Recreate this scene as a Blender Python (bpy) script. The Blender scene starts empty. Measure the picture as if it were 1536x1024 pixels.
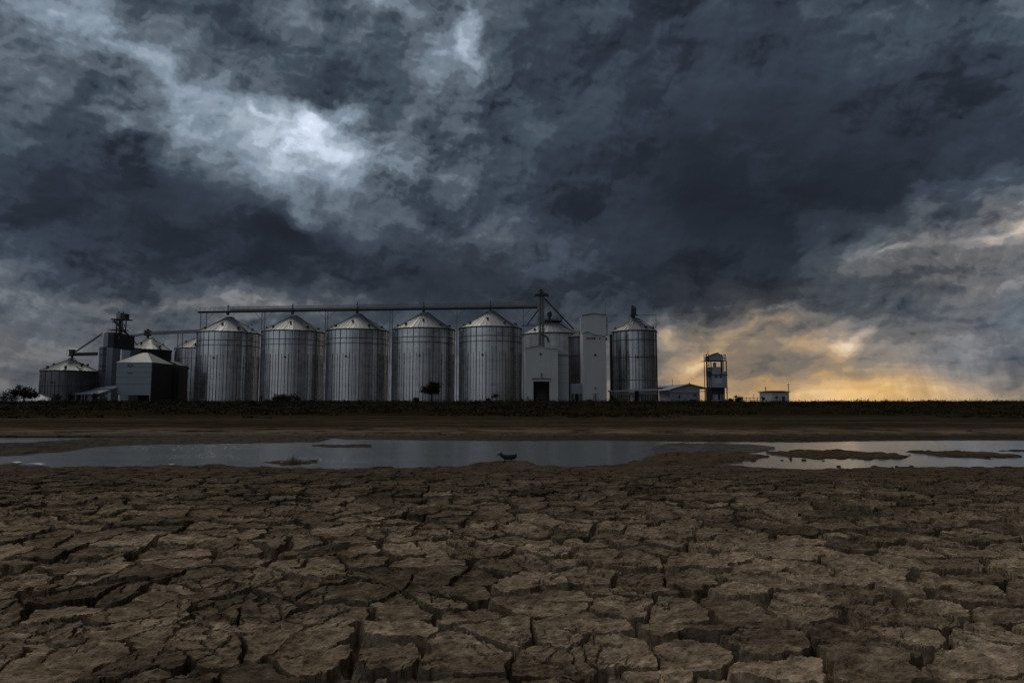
import bpy, math, random
import numpy as np
from mathutils import Vector, Matrix

R = math.radians
scene = bpy.context.scene
col = scene.collection
random.seed(7)

# ------------------------------------------------------------------ camera
EYE = 1.5
PITCH = R(5.02)
FPX = 1024.0              # focal length in photo pixels (24 mm on 36 mm)
HOR = 602.0               # row of the level horizon
cam_d = bpy.data.cameras.new('camera')
cam_d.lens = 24.0
cam_d.sensor_width = 36.0
cam_d.clip_start = 0.1
cam_d.clip_end = 9000.0
cam = bpy.data.objects.new('camera', cam_d)
cam.location = (0, 0, EYE)
cam.rotation_euler = (R(90) + PITCH, 0, 0)
col.objects.link(cam)
scene.camera = cam
CP, SP = math.cos(PITCH), math.sin(PITCH)


def ray(px, py):
    a = (px - 768.0) / FPX
    b = (512.0 - py) / FPX
    return Vector((a, CP - b * SP, SP + b * CP))


def at(px, py, Y):
    """Where the measured bearing of a photo point meets the depth Y."""
    d = ray(px, py)
    return Vector((0, 0, EYE)) + d * (Y / d.y)


def az_el(px, py):
    d = ray(px, py).normalized()
    return math.degrees(math.atan2(d.x, d.y)), math.degrees(math.asin(d.z))


# ------------------------------------------------------------------ node helpers
class NT:
    def __init__(self, tree):
        self.t = tree
        self.n = tree.nodes
        self.l = tree.links

    def node(self, typ, **kw):
        n = self.n.new(typ)
        for k, v in kw.items():
            setattr(n, k, v)
        return n

    def put(self, sock, v):
        if isinstance(v, bpy.types.NodeSocket):
            self.l.new(v, sock)
        else:
            sock.default_value = v

    def math(self, op, a, b=None, c=None, clamp=False):
        n = self.node('ShaderNodeMath', operation=op)
        n.use_clamp = clamp
        self.put(n.inputs[0], a)
        if b is not None:
            self.put(n.inputs[1], b)
        if c is not None:
            self.put(n.inputs[2], c)
        return n.outputs[0]

    def add(self, a, b): return self.math('ADD', a, b)
    def sub(self, a, b): return self.math('SUBTRACT', a, b)
    def mul(self, a, b): return self.math('MULTIPLY', a, b)

    def vmath(self, op, a, b=None, scale=None):
        n = self.node('ShaderNodeVectorMath', operation=op)
        self.put(n.inputs[0], a)
        if b is not None:
            self.put(n.inputs[1], b)
        if scale is not None:
            self.put(n.inputs['Scale'], scale)
        return n.outputs['Value'] if op in ('LENGTH', 'DOT_PRODUCT') else n.outputs[0]

    def sep(self, v):
        n = self.node('ShaderNodeSeparateXYZ')
        self.put(n.inputs[0], v)
        return n.outputs[0], n.outputs[1], n.outputs[2]

    def comb(self, x, y, z):
        n = self.node('ShaderNodeCombineXYZ')
        for i, v in enumerate((x, y, z)):
            self.put(n.inputs[i], v)
        return n.outputs[0]

    def noise(self, vec, scale, detail=4.0, rough=0.5, dist=0.0, color=False, lac=2.0, dim='3D'):
        n = self.node('ShaderNodeTexNoise', noise_dimensions=dim)
        self.put(n.inputs['Vector'], vec)
        n.inputs['Scale'].default_value = scale
        n.inputs['Detail'].default_value = detail
        n.inputs['Roughness'].default_value = rough
        n.inputs['Distortion'].default_value = dist
        n.inputs['Lacunarity'].default_value = lac
        return n.outputs['Color'] if color else n.outputs['Fac']

    def rng(self, v, a, b, c=0.0, d=1.0, smooth=True):
        n = self.node('ShaderNodeMapRange')
        n.interpolation_type = 'SMOOTHSTEP' if smooth else 'LINEAR'
        n.clamp = True
        self.put(n.inputs['Value'], v)
        for k, x in zip(('From Min', 'From Max', 'To Min', 'To Max'), (a, b, c, d)):
            self.put(n.inputs[k], x)
        return n.outputs['Result']

    def ramp(self, v, stops, interp='LINEAR'):
        n = self.node('ShaderNodeValToRGB')
        cr = n.color_ramp
        cr.interpolation = interp
        while len(cr.elements) < len(stops):
            cr.elements.new(0.5)
        for e, (p, c) in zip(cr.elements, stops):
            e.position = p
            e.color = (c[0], c[1], c[2], 1.0)
        self.put(n.inputs[0], v)
        return n.outputs[0]

    def mix(self, f, a, b, mode='MIX'):
        n = self.node('ShaderNodeMix', data_type='RGBA', blend_type=mode)
        self.put(n.inputs[0], f)
        self.put(n.inputs[6], a)
        self.put(n.inputs[7], b)
        return n.outputs[2]


def lin(c):
    c = c / 255.0
    return c / 12.92 if c <= 0.04045 else ((c + 0.055) / 1.055) ** 2.4


def srgb(r, g, b):
    return (lin(r), lin(g), lin(b), 1.0)
# ------------------------------------------------------------------ sky (world)
SUN_AZ, SUN_EL = -28.0, 50.0
world = bpy.data.worlds.new("World")
scene.world = world
world.use_nodes = True
W = NT(world.node_tree)
W.n.clear()
tc = W.node('ShaderNodeTexCoord')
D = tc.outputs['Generated']
dx, dy, dz = W.sep(W.vmath('NORMALIZE', D))
az = W.math('MULTIPLY', W.math('ARCTAN2', dx, dy), 57.29578)
el = W.math('MULTIPLY', W.math('ARCSINE', dz), 57.29578)
# cloud-layer coordinates: a layer overhead that flattens towards the horizon
den = W.add(W.math('MAXIMUM', dz, 0.0), 0.16)
q = W.comb(W.math('DIVIDE', dx, den), W.math('DIVIDE', dy, den), 0.0)
# rotate the layer so that the cloud streets run down to the right
mp = W.node('ShaderNodeMapping')
mp.inputs['Rotation'].default_value = (0, 0, R(15))
mp.inputs['Scale'].default_value = (1.25, 0.50, 1.0)
W.put(mp.inputs['Vector'], q)
q = mp.outputs[0]
# direction coordinates keep the near-horizon clouds round
sden = W.math('DIVIDE', 2.2, W.add(dy, 1.2))
dirv = W.comb(W.mul(dx, sden), W.mul(W.mul(dz, 1.25), sden), 0.0)
# bearing/height tangents of the sky in front
fy = W.math('MAXIMUM', dy, 0.25)
gx0, gz0 = W.math('DIVIDE', dx, fy), W.math('DIVIDE', dz, fy)
wv = W.vmath('SUBTRACT', W.noise(dirv, 13.0, 7.0, 0.55, 0.0, color=True, dim='2D'), (0.5, 0.5, 0.5))
wq = W.vmath('SUBTRACT', W.noise(q, 2.0, 5.0, 0.5, 0.2, color=True, dim='2D'), (0.5, 0.5, 0.5))
wamp = W.rng(gz0, 0.0, 0.22, 0.30, 1.0)
warp = W.vmath('ADD', W.vmath('MULTIPLY', wv, (0.11, 0.09, 0.0)), W.vmath('MULTIPLY', wq, (0.06, 0.04, 0.0)))
E = W.vmath('ADD', W.comb(gx0, gz0, 0.0), W.vmath('SCALE', warp, scale=wamp))
ex, ey, _ = W.sep(E)

# measured brightness of the cloud masses (display values), rows from the horizon up
SKY_ROWS = [
    (598, [98, 98, 96, 94, 94, 92, 92, 92, 92, 104, 134, 160, 176, 204, 184, 168, 144], [.35, .35, .35, .3, .3, .3, .3, .3, .4, .6, .9, 1, 1, 1, .98, .95, .85]),
    (575, [98, 98, 96, 92, 92, 90, 90, 88, 88, 98, 126, 150, 160, 184, 160, 146, 122], [.4, .4, .35, .3, .3, .3, .3, .3, .4, .6, .85, 1, 1, 1, .95, .85, .7]),
    (545, [94, 104, 90, 90, 90, 88, 85, 80, 80, 88, 112, 136, 128, 136, 122, 104, 98], [.42, .5, .3, .3, .3, .3, .3, .3, .4, .5, .8, .95, .95, .9, .7, .5, .35]),
    (510, [88, 90, 86, 84, 82, 78, 75, 70, 70, 78, 98, 146, 148, 150, 122, 104, 98], [.3, .35, .25, .3, .3, .3, .3, .3, .3, .4, .6, .9, .9, .85, .65, .45, .3]),
    (480, [82, 86, 88, 88, 86, 78, 68, 60, 60, 72, 78, 108, 122, 120, 106, 100, 94], [.25, .3, .3, .3, .3, .3, .2, .2, .3, .35, .4, .8, .75, .7, .5, .3, .15]),
    (450, [88, 96, 92, 108, 108, 92, 58, 50, 56, 66, 58, 58, 66, 78, 92, 98, 100], [.25, .3, .3, .45, .45, .35, .1, .15, .2, .3, .3, .5, .5, .45, .4, .3, .2]),
    (420, [85, 72, 66, 62, 60, 52, 46, 48, 54, 56, 46, 42, 44, 70, 92, 105, 108], [.25, .1, .1, .1, .1, .1, 0, .1, .15, .1, .1, .1, .15, .3, .4, .42, .4]),
    (380, [72, 64, 56, 48, 44, 50, 60, 68, 74, 66, 50, 42, 40, 70, 95, 115, 120], [0, 0, 0, 0, 0, 0, .05, .1, .15, .1, 0, 0, 0, .15, .3, .45, .45]),
    (340, [64, 56, 48, 44, 50, 78, 82, 78, 72, 56, 50, 42, 38, 52, 75, 105, 135], [0, 0, 0, 0, 0, 0, .05, .1, .1, .05, 0, 0, 0, .1, .25, .42, .45]),
    (300, [58, 50, 48, 54, 85, 120, 92, 82, 70, 54, 48, 42, 40, 40, 48, 90, 105], [0] * 14 + [.05, .1, .2]),
    (260, [66, 54, 54, 75, 130, 170, 105, 90, 72, 56, 46, 44, 44, 44, 46, 60, 75], [0] * 17),
    (220, [78, 62, 68, 110, 160, 200, 110, 95, 72, 60, 52, 48, 48, 48, 48, 54, 62], [0] * 17),
    (180, [82, 74, 92, 150, 165, 185, 90, 90, 76, 62, 58, 54, 52, 52, 50, 56, 62], [0] * 17),
    (140, [85, 80, 105, 135, 95, 72, 72, 95, 80, 64, 60, 56, 56, 58, 56, 58, 64], [0] * 17),
    (100, [85, 92, 122, 98, 74, 70, 78, 98, 84, 66, 62, 58, 60, 62, 64, 62, 68], [0] * 17),
    (60, [92, 108, 105, 82, 74, 76, 84, 100, 92, 70, 64, 60, 60, 64, 66, 70, 76], [0] * 17),
    (20, [100, 118, 88, 76, 78, 82, 96, 102, 90, 72, 66, 62, 62, 66, 72, 76, 80], [0] * 17),
]
gx_u = W.rng(ex, -0.84, 0.84, 0.0, 1.0, smooth=False)
acc = None
for k, (pyr, vals, warms) in enumerate(SKY_ROWS):
    stops = []
    for j, (v_, w_) in enumerate(zip(vals, warms)):
        d_ = ray(96 * j, pyr)
        stops.append(((d_.x / d_.y + 0.84) / 1.68, (v_ / 255.0, w_, 0.0)))
        gz_ = d_.z / d_.y
    c_ = W.ramp(gx_u, stops, 'EASE')
    if acc is None:
        acc = c_
    else:
        acc = W.mix(W.rng(ey, gz_prev, gz_, smooth=False), acc, c_)
    gz_prev = gz_
sp_ = W.node('ShaderNodeSeparateColor')
W.put(sp_.inputs[0], acc)
L, wsum = sp_.outputs[0], sp_.outputs[1]
front = W.rng(dy, 0.30, 0.58)
left = W.rng(dx, 0.55, -0.65, 0.0, 1.0)
L = W.add(W.mul(L, front), W.mul(W.sub(1.0, front), W.add(W.rng(dy, 0.1, -0.6, 0.15, 0.33), W.mul(left, 0.30))))
wsum = W.add(W.mul(wsum, front), W.mul(W.sub(1.0, front), 0.14))
L = W.sub(L, W.mul(W.mul(W.sub(1.0, front), W.rng(dx, 0.25, 0.7)), 0.14))


def blob(px, py, rx, ry, rot, amp):
    d_ = ray(px, py)
    m = W.node('ShaderNodeMapping', vector_type='TEXTURE')
    m.inputs['Location'].default_value = (d_.x / d_.y, d_.z / d_.y, 0)
    m.inputs['Rotation'].default_value = (0, 0, R(rot))
    m.inputs['Scale'].default_value = (rx / FPX, ry / FPX, 1)
    W.put(m.inputs['Vector'], E)
    return W.mul(W.rng(W.vmath('LENGTH', m.outputs[0]), 0.0, 1.0, amp, 0.0), front)


for row in [(470, 200, 70, 46, -25, 0.15), (440, 215, 150, 85, -20, 0.05), (215, 95, 170, 34, -37, 0.24), (700, 75, 30, 130, -8, 0.18), (645, 125, 34, 30, 0, 0.12), (570, 8, 80, 22, 0, 0.14), (395, 172, 60, 18, -30, 0.12), (520, 190, 30, 16, 20, 0.10), (345, 178, 90, 34, -25, 0.06), (1525, 350, 55, 22, 28, 0.26), (1488, 372, 34, 14, 15, 0.14),
            (1362, 388, 46, 14, 22, 0.14), (1285, 586, 130, 34, 0, 0.10), (1030, 548, 44, 26, 35, 0.16), (1005, 505, 24, 44, 0, 0.18),
            (1255, 522, 40, 20, 40, 0.14), (1225, 470, 90, 16, 14, 0.10), (70, 532, 60, 14, 0, 0.07), (400, 466, 110, 12, 4, 0.10),
            (720, 35, 18, 40, 10, 0.10), (1170, 558, 180, 15, 0, -0.10), (1062, 532, 70, 14, 38, 0.20), (1285, 512, 56, 16, 35, 0.20), (1120, 495, 150, 16, 14, 0.10), (1150, 468, 120, 12, 12, 0.10), (1330, 560, 60, 26, 0, 0.06),
            (200, 165, 110, 60, -20, 0.15), (785, 40, 90, 110, 0, -0.12), (665, 20, 60, 60, 0, -0.05), (675, 195, 70, 60, 0, 0.09), (450, 345, 120, 50, 0, -0.10), (1365, 318, 60, 50, 0, -0.06),
            (1430, 540, 120, 90, 0, 0.10), (375, 510, 90, 50, 0, 0.10), (195, 540, 80, 60, 0, 0.08), (640, 540, 120, 70, 0, 0.05), (1130, 490, 170, 60, 0, -0.07)]:
    L = W.add(L, blob(*row))

# cloud texture: soft masses, puffs, and their lit and shaded sides
def puffs(vec, scale, detail, rough, smooth):
    n = W.node('ShaderNodeTexVoronoi', feature='F1', voronoi_dimensions='2D')
    n.normalize = False
    W.put(n.inputs['Vector'], vec)
    n.inputs['Scale'].default_value = scale
    n.inputs['Detail'].default_value = detail
    n.inputs['Roughness'].default_value = rough
    return n.outputs['Distance']


n_big = W.noise(q, 1.3, 8.0, 0.55, 0.25, dim='2D')
n_mid = W.noise(q, 3.4, 8.0, 0.53, 0.1, dim='2D')
dw = W.vmath('ADD', dirv, W.vmath('SCALE', wv, scale=0.08))
n_dir = W.noise(dirv, 7.0, 9.0, 0.55, 0.1, dim='2D')
pf = puffs(dw, 8.0, 3.0, 0.5, 0.35)
doff = W.vmath('ADD', (-0.006, 0.014, 0.0), dw)
pf2 = puffs(doff, 6.5, 3.0, 0.5, 0.35)
qo = W.vmath('ADD', q, (-0.030, 0.030, 0.0))
n_mid2 = W.noise(qo, 3.4, 8.0, 0.53, 0.1, dim='2D')
n_dir2 = W.noise(W.vmath('ADD', dirv, (-0.005, 0.012, 0.0)), 7.0, 9.0, 0.55, 0.1, dim='2D')
relief = W.add(W.mul(W.sub(n_mid, n_mid2), 0.30), W.add(W.mul(W.sub(n_dir, n_dir2), 0.55), W.math('MULTIPLY', W.sub(pf2, pf), 0.26)))
high = W.rng(el, 1.0, 14.0, 0.2, 1.0)
tex = W.add(W.mul(W.sub(n_big, 0.5), W.mul(high, 0.13)), W.mul(W.sub(n_mid, 0.5), W.mul(high, 0.22)))
tex = W.add(tex, W.mul(W.sub(n_dir, 0.5), 0.16))
tex = W.add(tex, W.mul(W.sub(0.78, pf), 0.06))
n_f1 = W.noise(W.vmath('ADD', dirv, W.vmath('SCALE', wv, scale=0.04)), 19.0, 7.0, 0.55, 0.0, dim='2D')
n_f2 = W.noise(W.vmath('ADD', W.vmath('ADD', dirv, (-0.003, 0.008, 0.0)), W.vmath('SCALE', wv, scale=0.04)), 19.0, 7.0, 0.55, 0.0, dim='2D')
tex = W.add(W.mul(W.add(tex, relief), 0.58), W.add(W.mul(W.sub(n_f1, n_f2), 0.42), W.mul(W.sub(n_f1, 0.5), 0.10)))
# horizontal streaks low down
sq = W.comb(W.mul(az, 0.035), W.mul(el, 0.26), 0.0)
n_str = W.noise(sq, 1.6, 6.0, 0.6, 0.6, dim='2D')
low = W.rng(el, 3.0, 18.0, 1.0, 0.0)
tex = W.add(tex, W.mul(W.sub(n_str, 0.5), W.mul(low, W.add(0.24, W.mul(W.math('MINIMUM', wsum, 1.0), 0.30)))))
# texture contrast follows brightness: smooth in the dark shelf, busy in the bright gaps
calm = W.rng(L, 0.14, 0.40, 0.22, 1.0)
slab = blob(1120, 230, 470, 300, 10, 0.45)
calm = W.mul(calm, W.sub(1.0, slab))
calm = W.mul(calm, W.sub(1.0, blob(330, 340, 620, 130, -6, 0.5)))
L = W.add(L, W.mul(W.mul(tex, calm), W.rng(el, 1.0, 11.0, 0.55, 1.0)))
# overlapping cloud sheets: brightness breaks at their edges
ph = W.mul(W.noise(dirv, 2.3, 3.0, 0.5, 0.0, dim='2D'), 0.5)
stp = W.rng(L, 0.15, 0.5, 0.060, 0.13)
uu = W.math('DIVIDE', W.add(L, ph), 0.11)
fl = W.math('FLOOR', uu)
Lt = W.sub(W.mul(W.add(fl, W.rng(W.sub(uu, fl), 0.26, 0.74)), 0.11), ph)
L = W.add(W.mul(L, 0.65), W.mul(Lt, 0.35))
# rain shaft at the right
ra, re_ = az_el(1440, 540)
rx = W.rng(W.math('ABSOLUTE', W.sub(az, ra)), 1.5, 6.5, 1.0, 0.0)
ry = W.rng(el, 0.3, 8.0, 1.0, 0.0)
rs = W.noise(W.comb(W.add(W.mul(az, 0.55), W.mul(el, 0.10)), W.mul(el, 0.05), 3.0), 1.5, 4.0, 0.55, dim='2D')
rain = W.mul(W.mul(rx, ry), W.sub(rs, 0.62))
L = W.add(L, W.mul(rain, 0.26))
# overhead (above the picture)
L = W.add(L, W.mul(W.rng(el, 33.0, 60.0, 0.0, 1.0), 0.12))
# soft shoulder
L = W.math('MAXIMUM', L, 0.0)
L = W.sub(L, W.mul(W.math('POWER', W.math('MAXIMUM', W.sub(L, 0.55), 0.0), 1.35), 0.35))
L = W.math('MINIMUM', L, 1.0)

wsum = W.add(wsum, W.mul(W.sub(n_dir, 0.5), W.mul(W.rng(wsum, 0.0, 0.3), 0.7)))
warm = W.math('MINIMUM', W.math('MAXIMUM', W.mul(wsum, 0.9), 0.0), 1.0)
cool_c = W.ramp(L, [(0.0, srgb(12, 15, 21)), (0.10, srgb(25, 29, 37)), (0.17, srgb(38, 44, 54)), (0.24, srgb(51, 60, 72)),
                    (0.32, srgb(68, 79, 92)), (0.42, srgb(94, 105, 117)), (0.56, srgb(128, 143, 158)),
                    (0.75, srgb(176, 189, 203)), (1.0, srgb(246, 246, 248))])
warm_c = W.ramp(L, [(0.0, srgb(14, 14, 16)), (0.17, srgb(46, 47, 50)), (0.30, srgb(80, 78, 75)), (0.42, srgb(115, 105, 93)),
                    (0.56, srgb(158, 132, 98)), (0.70, srgb(206, 162, 98)), (0.84, srgb(228, 180, 104)), (1.0, srgb(252, 222, 162))])
ccol = W.mix(warm, cool_c, warm_c)
bg_c = W.node('ShaderNodeBackground')
W.put(bg_c.inputs['Color'], ccol)
bg_c.inputs['Strength'].default_value = 1.0
sky = W.node('ShaderNodeTexSky')
sky.sky_type = 'NISHITA'
sky.sun_disc = False
sky.sun_elevation = R(SUN_EL)
sky.sun_rotation = R(SUN_AZ)
bg_s = W.node('ShaderNodeBackground')
W.put(bg_s.inputs['Color'], sky.outputs[0])
W.put(bg_s.inputs['Strength'], W.rng(L, 0.62, 0.95, 0.0, 0.05))   # blue sky through the thin places only
addn = W.node('ShaderNodeAddShader')
W.l.new(bg_c.outputs[0], addn.inputs[0])
W.l.new(bg_s.outputs[0], addn.inputs[1])
out = W.node('ShaderNodeOutputWorld')
W.l.new(addn.outputs[0], out.inputs['Surface'])
world.cycles.sampling_method = 'MANUAL'
world.cycles.sample_map_resolution = 512

sun_d = bpy.data.lights.new('sun', 'SUN')
sun_d.energy = 1.0
sun_d.angle = R(18)
sun_d.color = (1.0, 0.93, 0.82)
sun = bpy.data.objects.new('sun', sun_d)
sun.rotation_euler = (R(90 - SUN_EL), 0, R(180 - SUN_AZ))
sun.location = (-40, 150, 80)
col.objects.link(sun)

scene.view_settings.view_transform = 'Standard'
scene.view_settings.look = 'None'
scene.view_settings.exposure = 0.0
scene.view_settings.gamma = 1.0
scene.render.engine = 'CYCLES'
scene.cycles.max_bounces = 6
scene.cycles.diffuse_bounces = 3
scene.cycles.glossy_bounces = 4
scene.cycles.use_denoising = True
# ------------------------------------------------------------------ numpy noise
def _hash(ix, iy, s):
    h = (ix.astype(np.uint32) * np.uint32(374761393)) ^ (iy.astype(np.uint32) * np.uint32(668265263)) ^ np.uint32((s * 2246822519) & 0xffffffff)
    h = (h ^ (h >> np.uint32(13))) * np.uint32(1274126177)
    h = h ^ (h >> np.uint32(16))
    h = h * np.uint32(2654435769)
    h = h ^ (h >> np.uint32(15))
    return h.astype(np.float32) / np.float32(4294967295.0)


def vnoise(x, y, s):
    xf, yf = np.floor(x), np.floor(y)
    ix, iy = xf.astype(np.int64), yf.astype(np.int64)
    u, v = x - xf, y - yf
    u = u * u * u * (u * (u * 6 - 15) + 10)
    v = v * v * v * (v * (v * 6 - 15) + 10)
    a, b = _hash(ix, iy, s), _hash(ix + 1, iy, s)
    c, d = _hash(ix, iy + 1, s), _hash(ix + 1, iy + 1, s)
    return (a + (b - a) * u) * (1 - v) + (c + (d - c) * u) * v


def fbm(x, y, s, o=4, g=0.5):
    t, a, n = 0.0, 1.0, 0.0
    for k in range(o):
        t = t + a * vnoise(x * (2.03 ** k) + 13.7 * k, y * (2.03 ** k) - 7.1 * k, s + k)
        n += a
        a *= g
    return t / n - 0.5


def sstep(a, b, x):
    t = np.clip((x - a) / (b - a), 0, 1)
    return t * t * (3 - 2 * t)


def voronoi(x, y, size, s, jit=0.85):
    """id hash, offset to the cell centre, distance to the nearest edge and to the next one."""
    gx, gy = x / size, y / size
    fx, fy = np.floor(gx), np.floor(gy)
    ix, iy = fx.astype(np.int64), fy.astype(np.int64)
    best = np.full(x.shape, 1e9, np.float32)
    bx = np.zeros_like(best); by = np.zeros_like(best)
    bi = np.zeros(x.shape, np.int64); bj = np.zeros(x.shape, np.int64)
    for i in (-1, 0, 1):
        for j in (-1, 0, 1):
            cx = ix + i + 0.5 + (_hash(ix + i, iy + j, s) - 0.5) * jit
            cy = iy + j + 0.5 + (_hash(ix + i, iy + j, s + 91) - 0.5) * jit
            d = (cx - gx) ** 2 + (cy - gy) ** 2
            m = d < best
            best = np.where(m, d, best)
            bx = np.where(m, cx, bx); by = np.where(m, cy, by)
            bi = np.where(m, ix + i, bi); bj = np.where(m, iy + j, bj)
    e1 = np.full(x.shape, 1e9, np.float32)
    e2 = np.full(x.shape, 1e9, np.float32)
    for i in (-2, -1, 0, 1, 2):
        for j in (-2, -1, 0, 1, 2):
            cx = bi + i + 0.5 + (_hash(bi + i, bj + j, s) - 0.5) * jit
            cy = bj + j + 0.5 + (_hash(bi + i, bj + j, s + 91) - 0.5) * jit
            if i == 0 and j == 0:
                continue
            vx, vy = cx - bx, cy - by
            ln = np.sqrt(vx * vx + vy * vy) + 1e-6
            d = ((bx + cx) * 0.5 - gx) * vx / ln + ((by + cy) * 0.5 - gy) * vy / ln
            m = d < e1
            e2 = np.where(m, e1, np.minimum(e2, d))
            e1 = np.where(m, d, e1)
    return bi, bj, (gx - bx) * size, (gy - by) * size, e1 * size, e2 * size


# ------------------------------------------------------------------ shape of the land
WATER_Z = -0.07


def interp(px, pts):
    xs = np.array([p[0] for p in pts], np.float32)
    ys = np.array([p[1] for p in pts], np.float32)
    return np.interp(px, xs, ys)


NEAR = [(-900, 692), (0, 694), (60, 699), (150, 697), (300, 697), (430, 699), (560, 700), (640, 699), (700, 696), (735, 690),
        (790, 689), (805, 696), (860, 698), (900, 697), (960, 697), (1090, 696), (1120, 699), (1160, 701), (1240, 701), (1300, 699), (1536, 699), (2400, 701)]
FAR = [(-900, 655), (0, 654), (250, 652.5), (480, 654.5), (520, 658.5), (640, 660), (760, 661), (900, 660), (1050, 662), (1200, 663), (1300, 661),
       (1400, 660), (1536, 660), (2400, 659)]
ISLES = [
    ([(-400, 664), (0, 664), (60, 663), (110, 660), (150, 656.5), (250, 655), (350, 654.5), (480, 654), (500, 656)],
     [(-400, 682), (0, 681), (60, 679.5), (110, 675.5), (150, 668), (250, 664.5), (350, 663.5), (480, 661.5), (500, 656)], -0.04),
    ([(915, 697), (940, 693), (975, 685), (1000, 678), (1060, 678), (1110, 679), (1150, 684)],
     [(915, 697), (940, 700), (975, 700), (1000, 700), (1060, 698), (1110, 692), (1150, 684)], -0.03),
    ([(1145, 678), (1200, 674.5), (1280, 676), (1330, 680), (1360, 683)],
     [(1145, 679), (1200, 686), (1280, 687), (1330, 687), (1360, 683)], -0.035),
    ([(1352, 676), (1420, 676), (1470, 678), (1525, 683)],
     [(1352, 676.5), (1420, 682.5), (1470, 686.5), (1525, 683)], -0.03),
    ([(1490, 675), (1536, 673.5), (1700, 673)], [(1490, 675), (1536, 676), (1700, 677)], -0.03),
    ([(470, 667), (500, 667), (560, 666)], [(470, 667.4), (500, 669), (560, 669.5)], -0.035),
    ([(400, 693), (430, 691), (470, 693)], [(400, 693), (430, 696), (470, 693)], -0.035),
    ([(455, 691.3), (480, 690.5)], [(455, 692.3), (480, 692)], -0.04),
]
# shallow wet flat on the right that barely breaks the water
FLAT = ([(960, 668), (1000, 661), (1120, 662), (1180, 668)], [(960, 690), (1000, 690), (1120, 682), (1180, 672)])


def land(x, y, fine=None):
    """Height of the ground without the mud plates."""
    py = HOR + FPX * (EYE - WATER_Z) / np.maximum(y, 0.5)
    px = 768.0 + FPX * x / np.maximum(y, 0.5)
    n = fbm(x * 0.55, y * 0.55, 300, 4) * 5.0 + fbm(x * 2.3, y * 2.3, 320, 3) * 3.0
    n = n * np.clip((py - 655) / 45.0, 0.06, 1.0)
    near, far = interp(px, NEAR), interp(px, FAR)
    n2 = fbm(x * 3.2, y * 1.1, 340, 4) * 6.0 * np.clip((py - 658) / 30.0, 0.0, 1.0)
    n = n + n2
    sd = np.minimum(near - py, py - far) + n * 0.8
    z = WATER_Z - 0.004 - np.clip(sd * 0.010, -0.13, 0.20)
    z = np.minimum(z, 0.0)
    for up, lo, top in ISLES:
        u, l = interp(px, up), interp(px, lo)
        inside = (px > up[0][0]) & (px < up[-1][0])
        h = np.minimum(py - u, l - py) + n * 1.0 + fbm(x * 7.0, y * 2.5, 360, 3) * 3.0 * np.clip((py - 660) / 25.0, 0, 1)
        h = np.minimum(h, np.minimum(px - up[0][0], up[-1][0] - px) * 0.12 - 0.8 + n * 0.3)
        hz = np.where(inside, WATER_Z + np.clip((h + 0.8) * 0.014, -0.2, (top - WATER_Z)), -9)
        z = np.maximum(z, hz)
    u, l = interp(px, FLAT[0]), interp(px, FLAT[1])
    inside = (px > 960) & (px < 1180)
    h = np.minimum(np.minimum(py - u, l - py), np.minimum(px - 960, 1180 - px) * 0.15) + n * 0.6
    hz = np.where(inside, WATER_Z - 0.006 + np.clip(h * 0.002, -0.2, 0.010), -9)
    z = np.maximum(z, hz)
    # far shore, bank and the terrace with the silos
    zs = np.interp(y, [0, 26, 30, 36, 50, 64, 72, 84, 96, 5000], [-9, -0.09, 0.0, 0.05, 0.10, 0.16, 0.34, 0.95, 1.34, 1.34])
    z = np.where(y > 30, np.maximum(zs, z), z)
    roll = fbm(x * 0.12, y * 0.12, 400, 4) * np.interp(y, [28, 34, 60, 80, 96, 110], [0, .10, .14, 0.5, 0.22, 0.05])
    z = z + roll
    return z


def grid_mesh(name, xs, ys, zs, mat, smooth=True):
    nr, nc = xs.shape
    me = bpy.data.meshes.new(name)
    nv = nr * nc
    co = np.empty((nv, 3), np.float32)
    co[:, 0] = xs.ravel(); co[:, 1] = ys.ravel(); co[:, 2] = zs.ravel()
    idx = np.arange(nv, dtype=np.int32).reshape(nr, nc)
    quads = np.stack([idx[:-1, :-1], idx[:-1, 1:], idx[1:, 1:], idx[1:, :-1]], -1).reshape(-1, 4)
    nf = len(quads)
    me.vertices.add(nv)
    me.vertices.foreach_set('co', co.ravel())
    me.loops.add(nf * 4)
    me.loops.foreach_set('vertex_index', quads.ravel())
    me.polygons.add(nf)
    me.polygons.foreach_set('loop_start', np.arange(0, nf * 4, 4, dtype=np.int32))
    me.polygons.foreach_set('use_smooth', np.full(nf, smooth, bool))
    me.update(calc_edges=True)
    me.materials.append(mat)
    o = bpy.data.objects.new(name, me)
    col.objects.link(o)
    return o


# ------------------------------------------------------------------ ground materials
def new_mat(name):
    m = bpy.data.materials.new(name)
    m.use_nodes = True
    t = NT(m.node_tree)
    b = m.node_tree.nodes['Principled BSDF']
    return m, t, b


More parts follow.
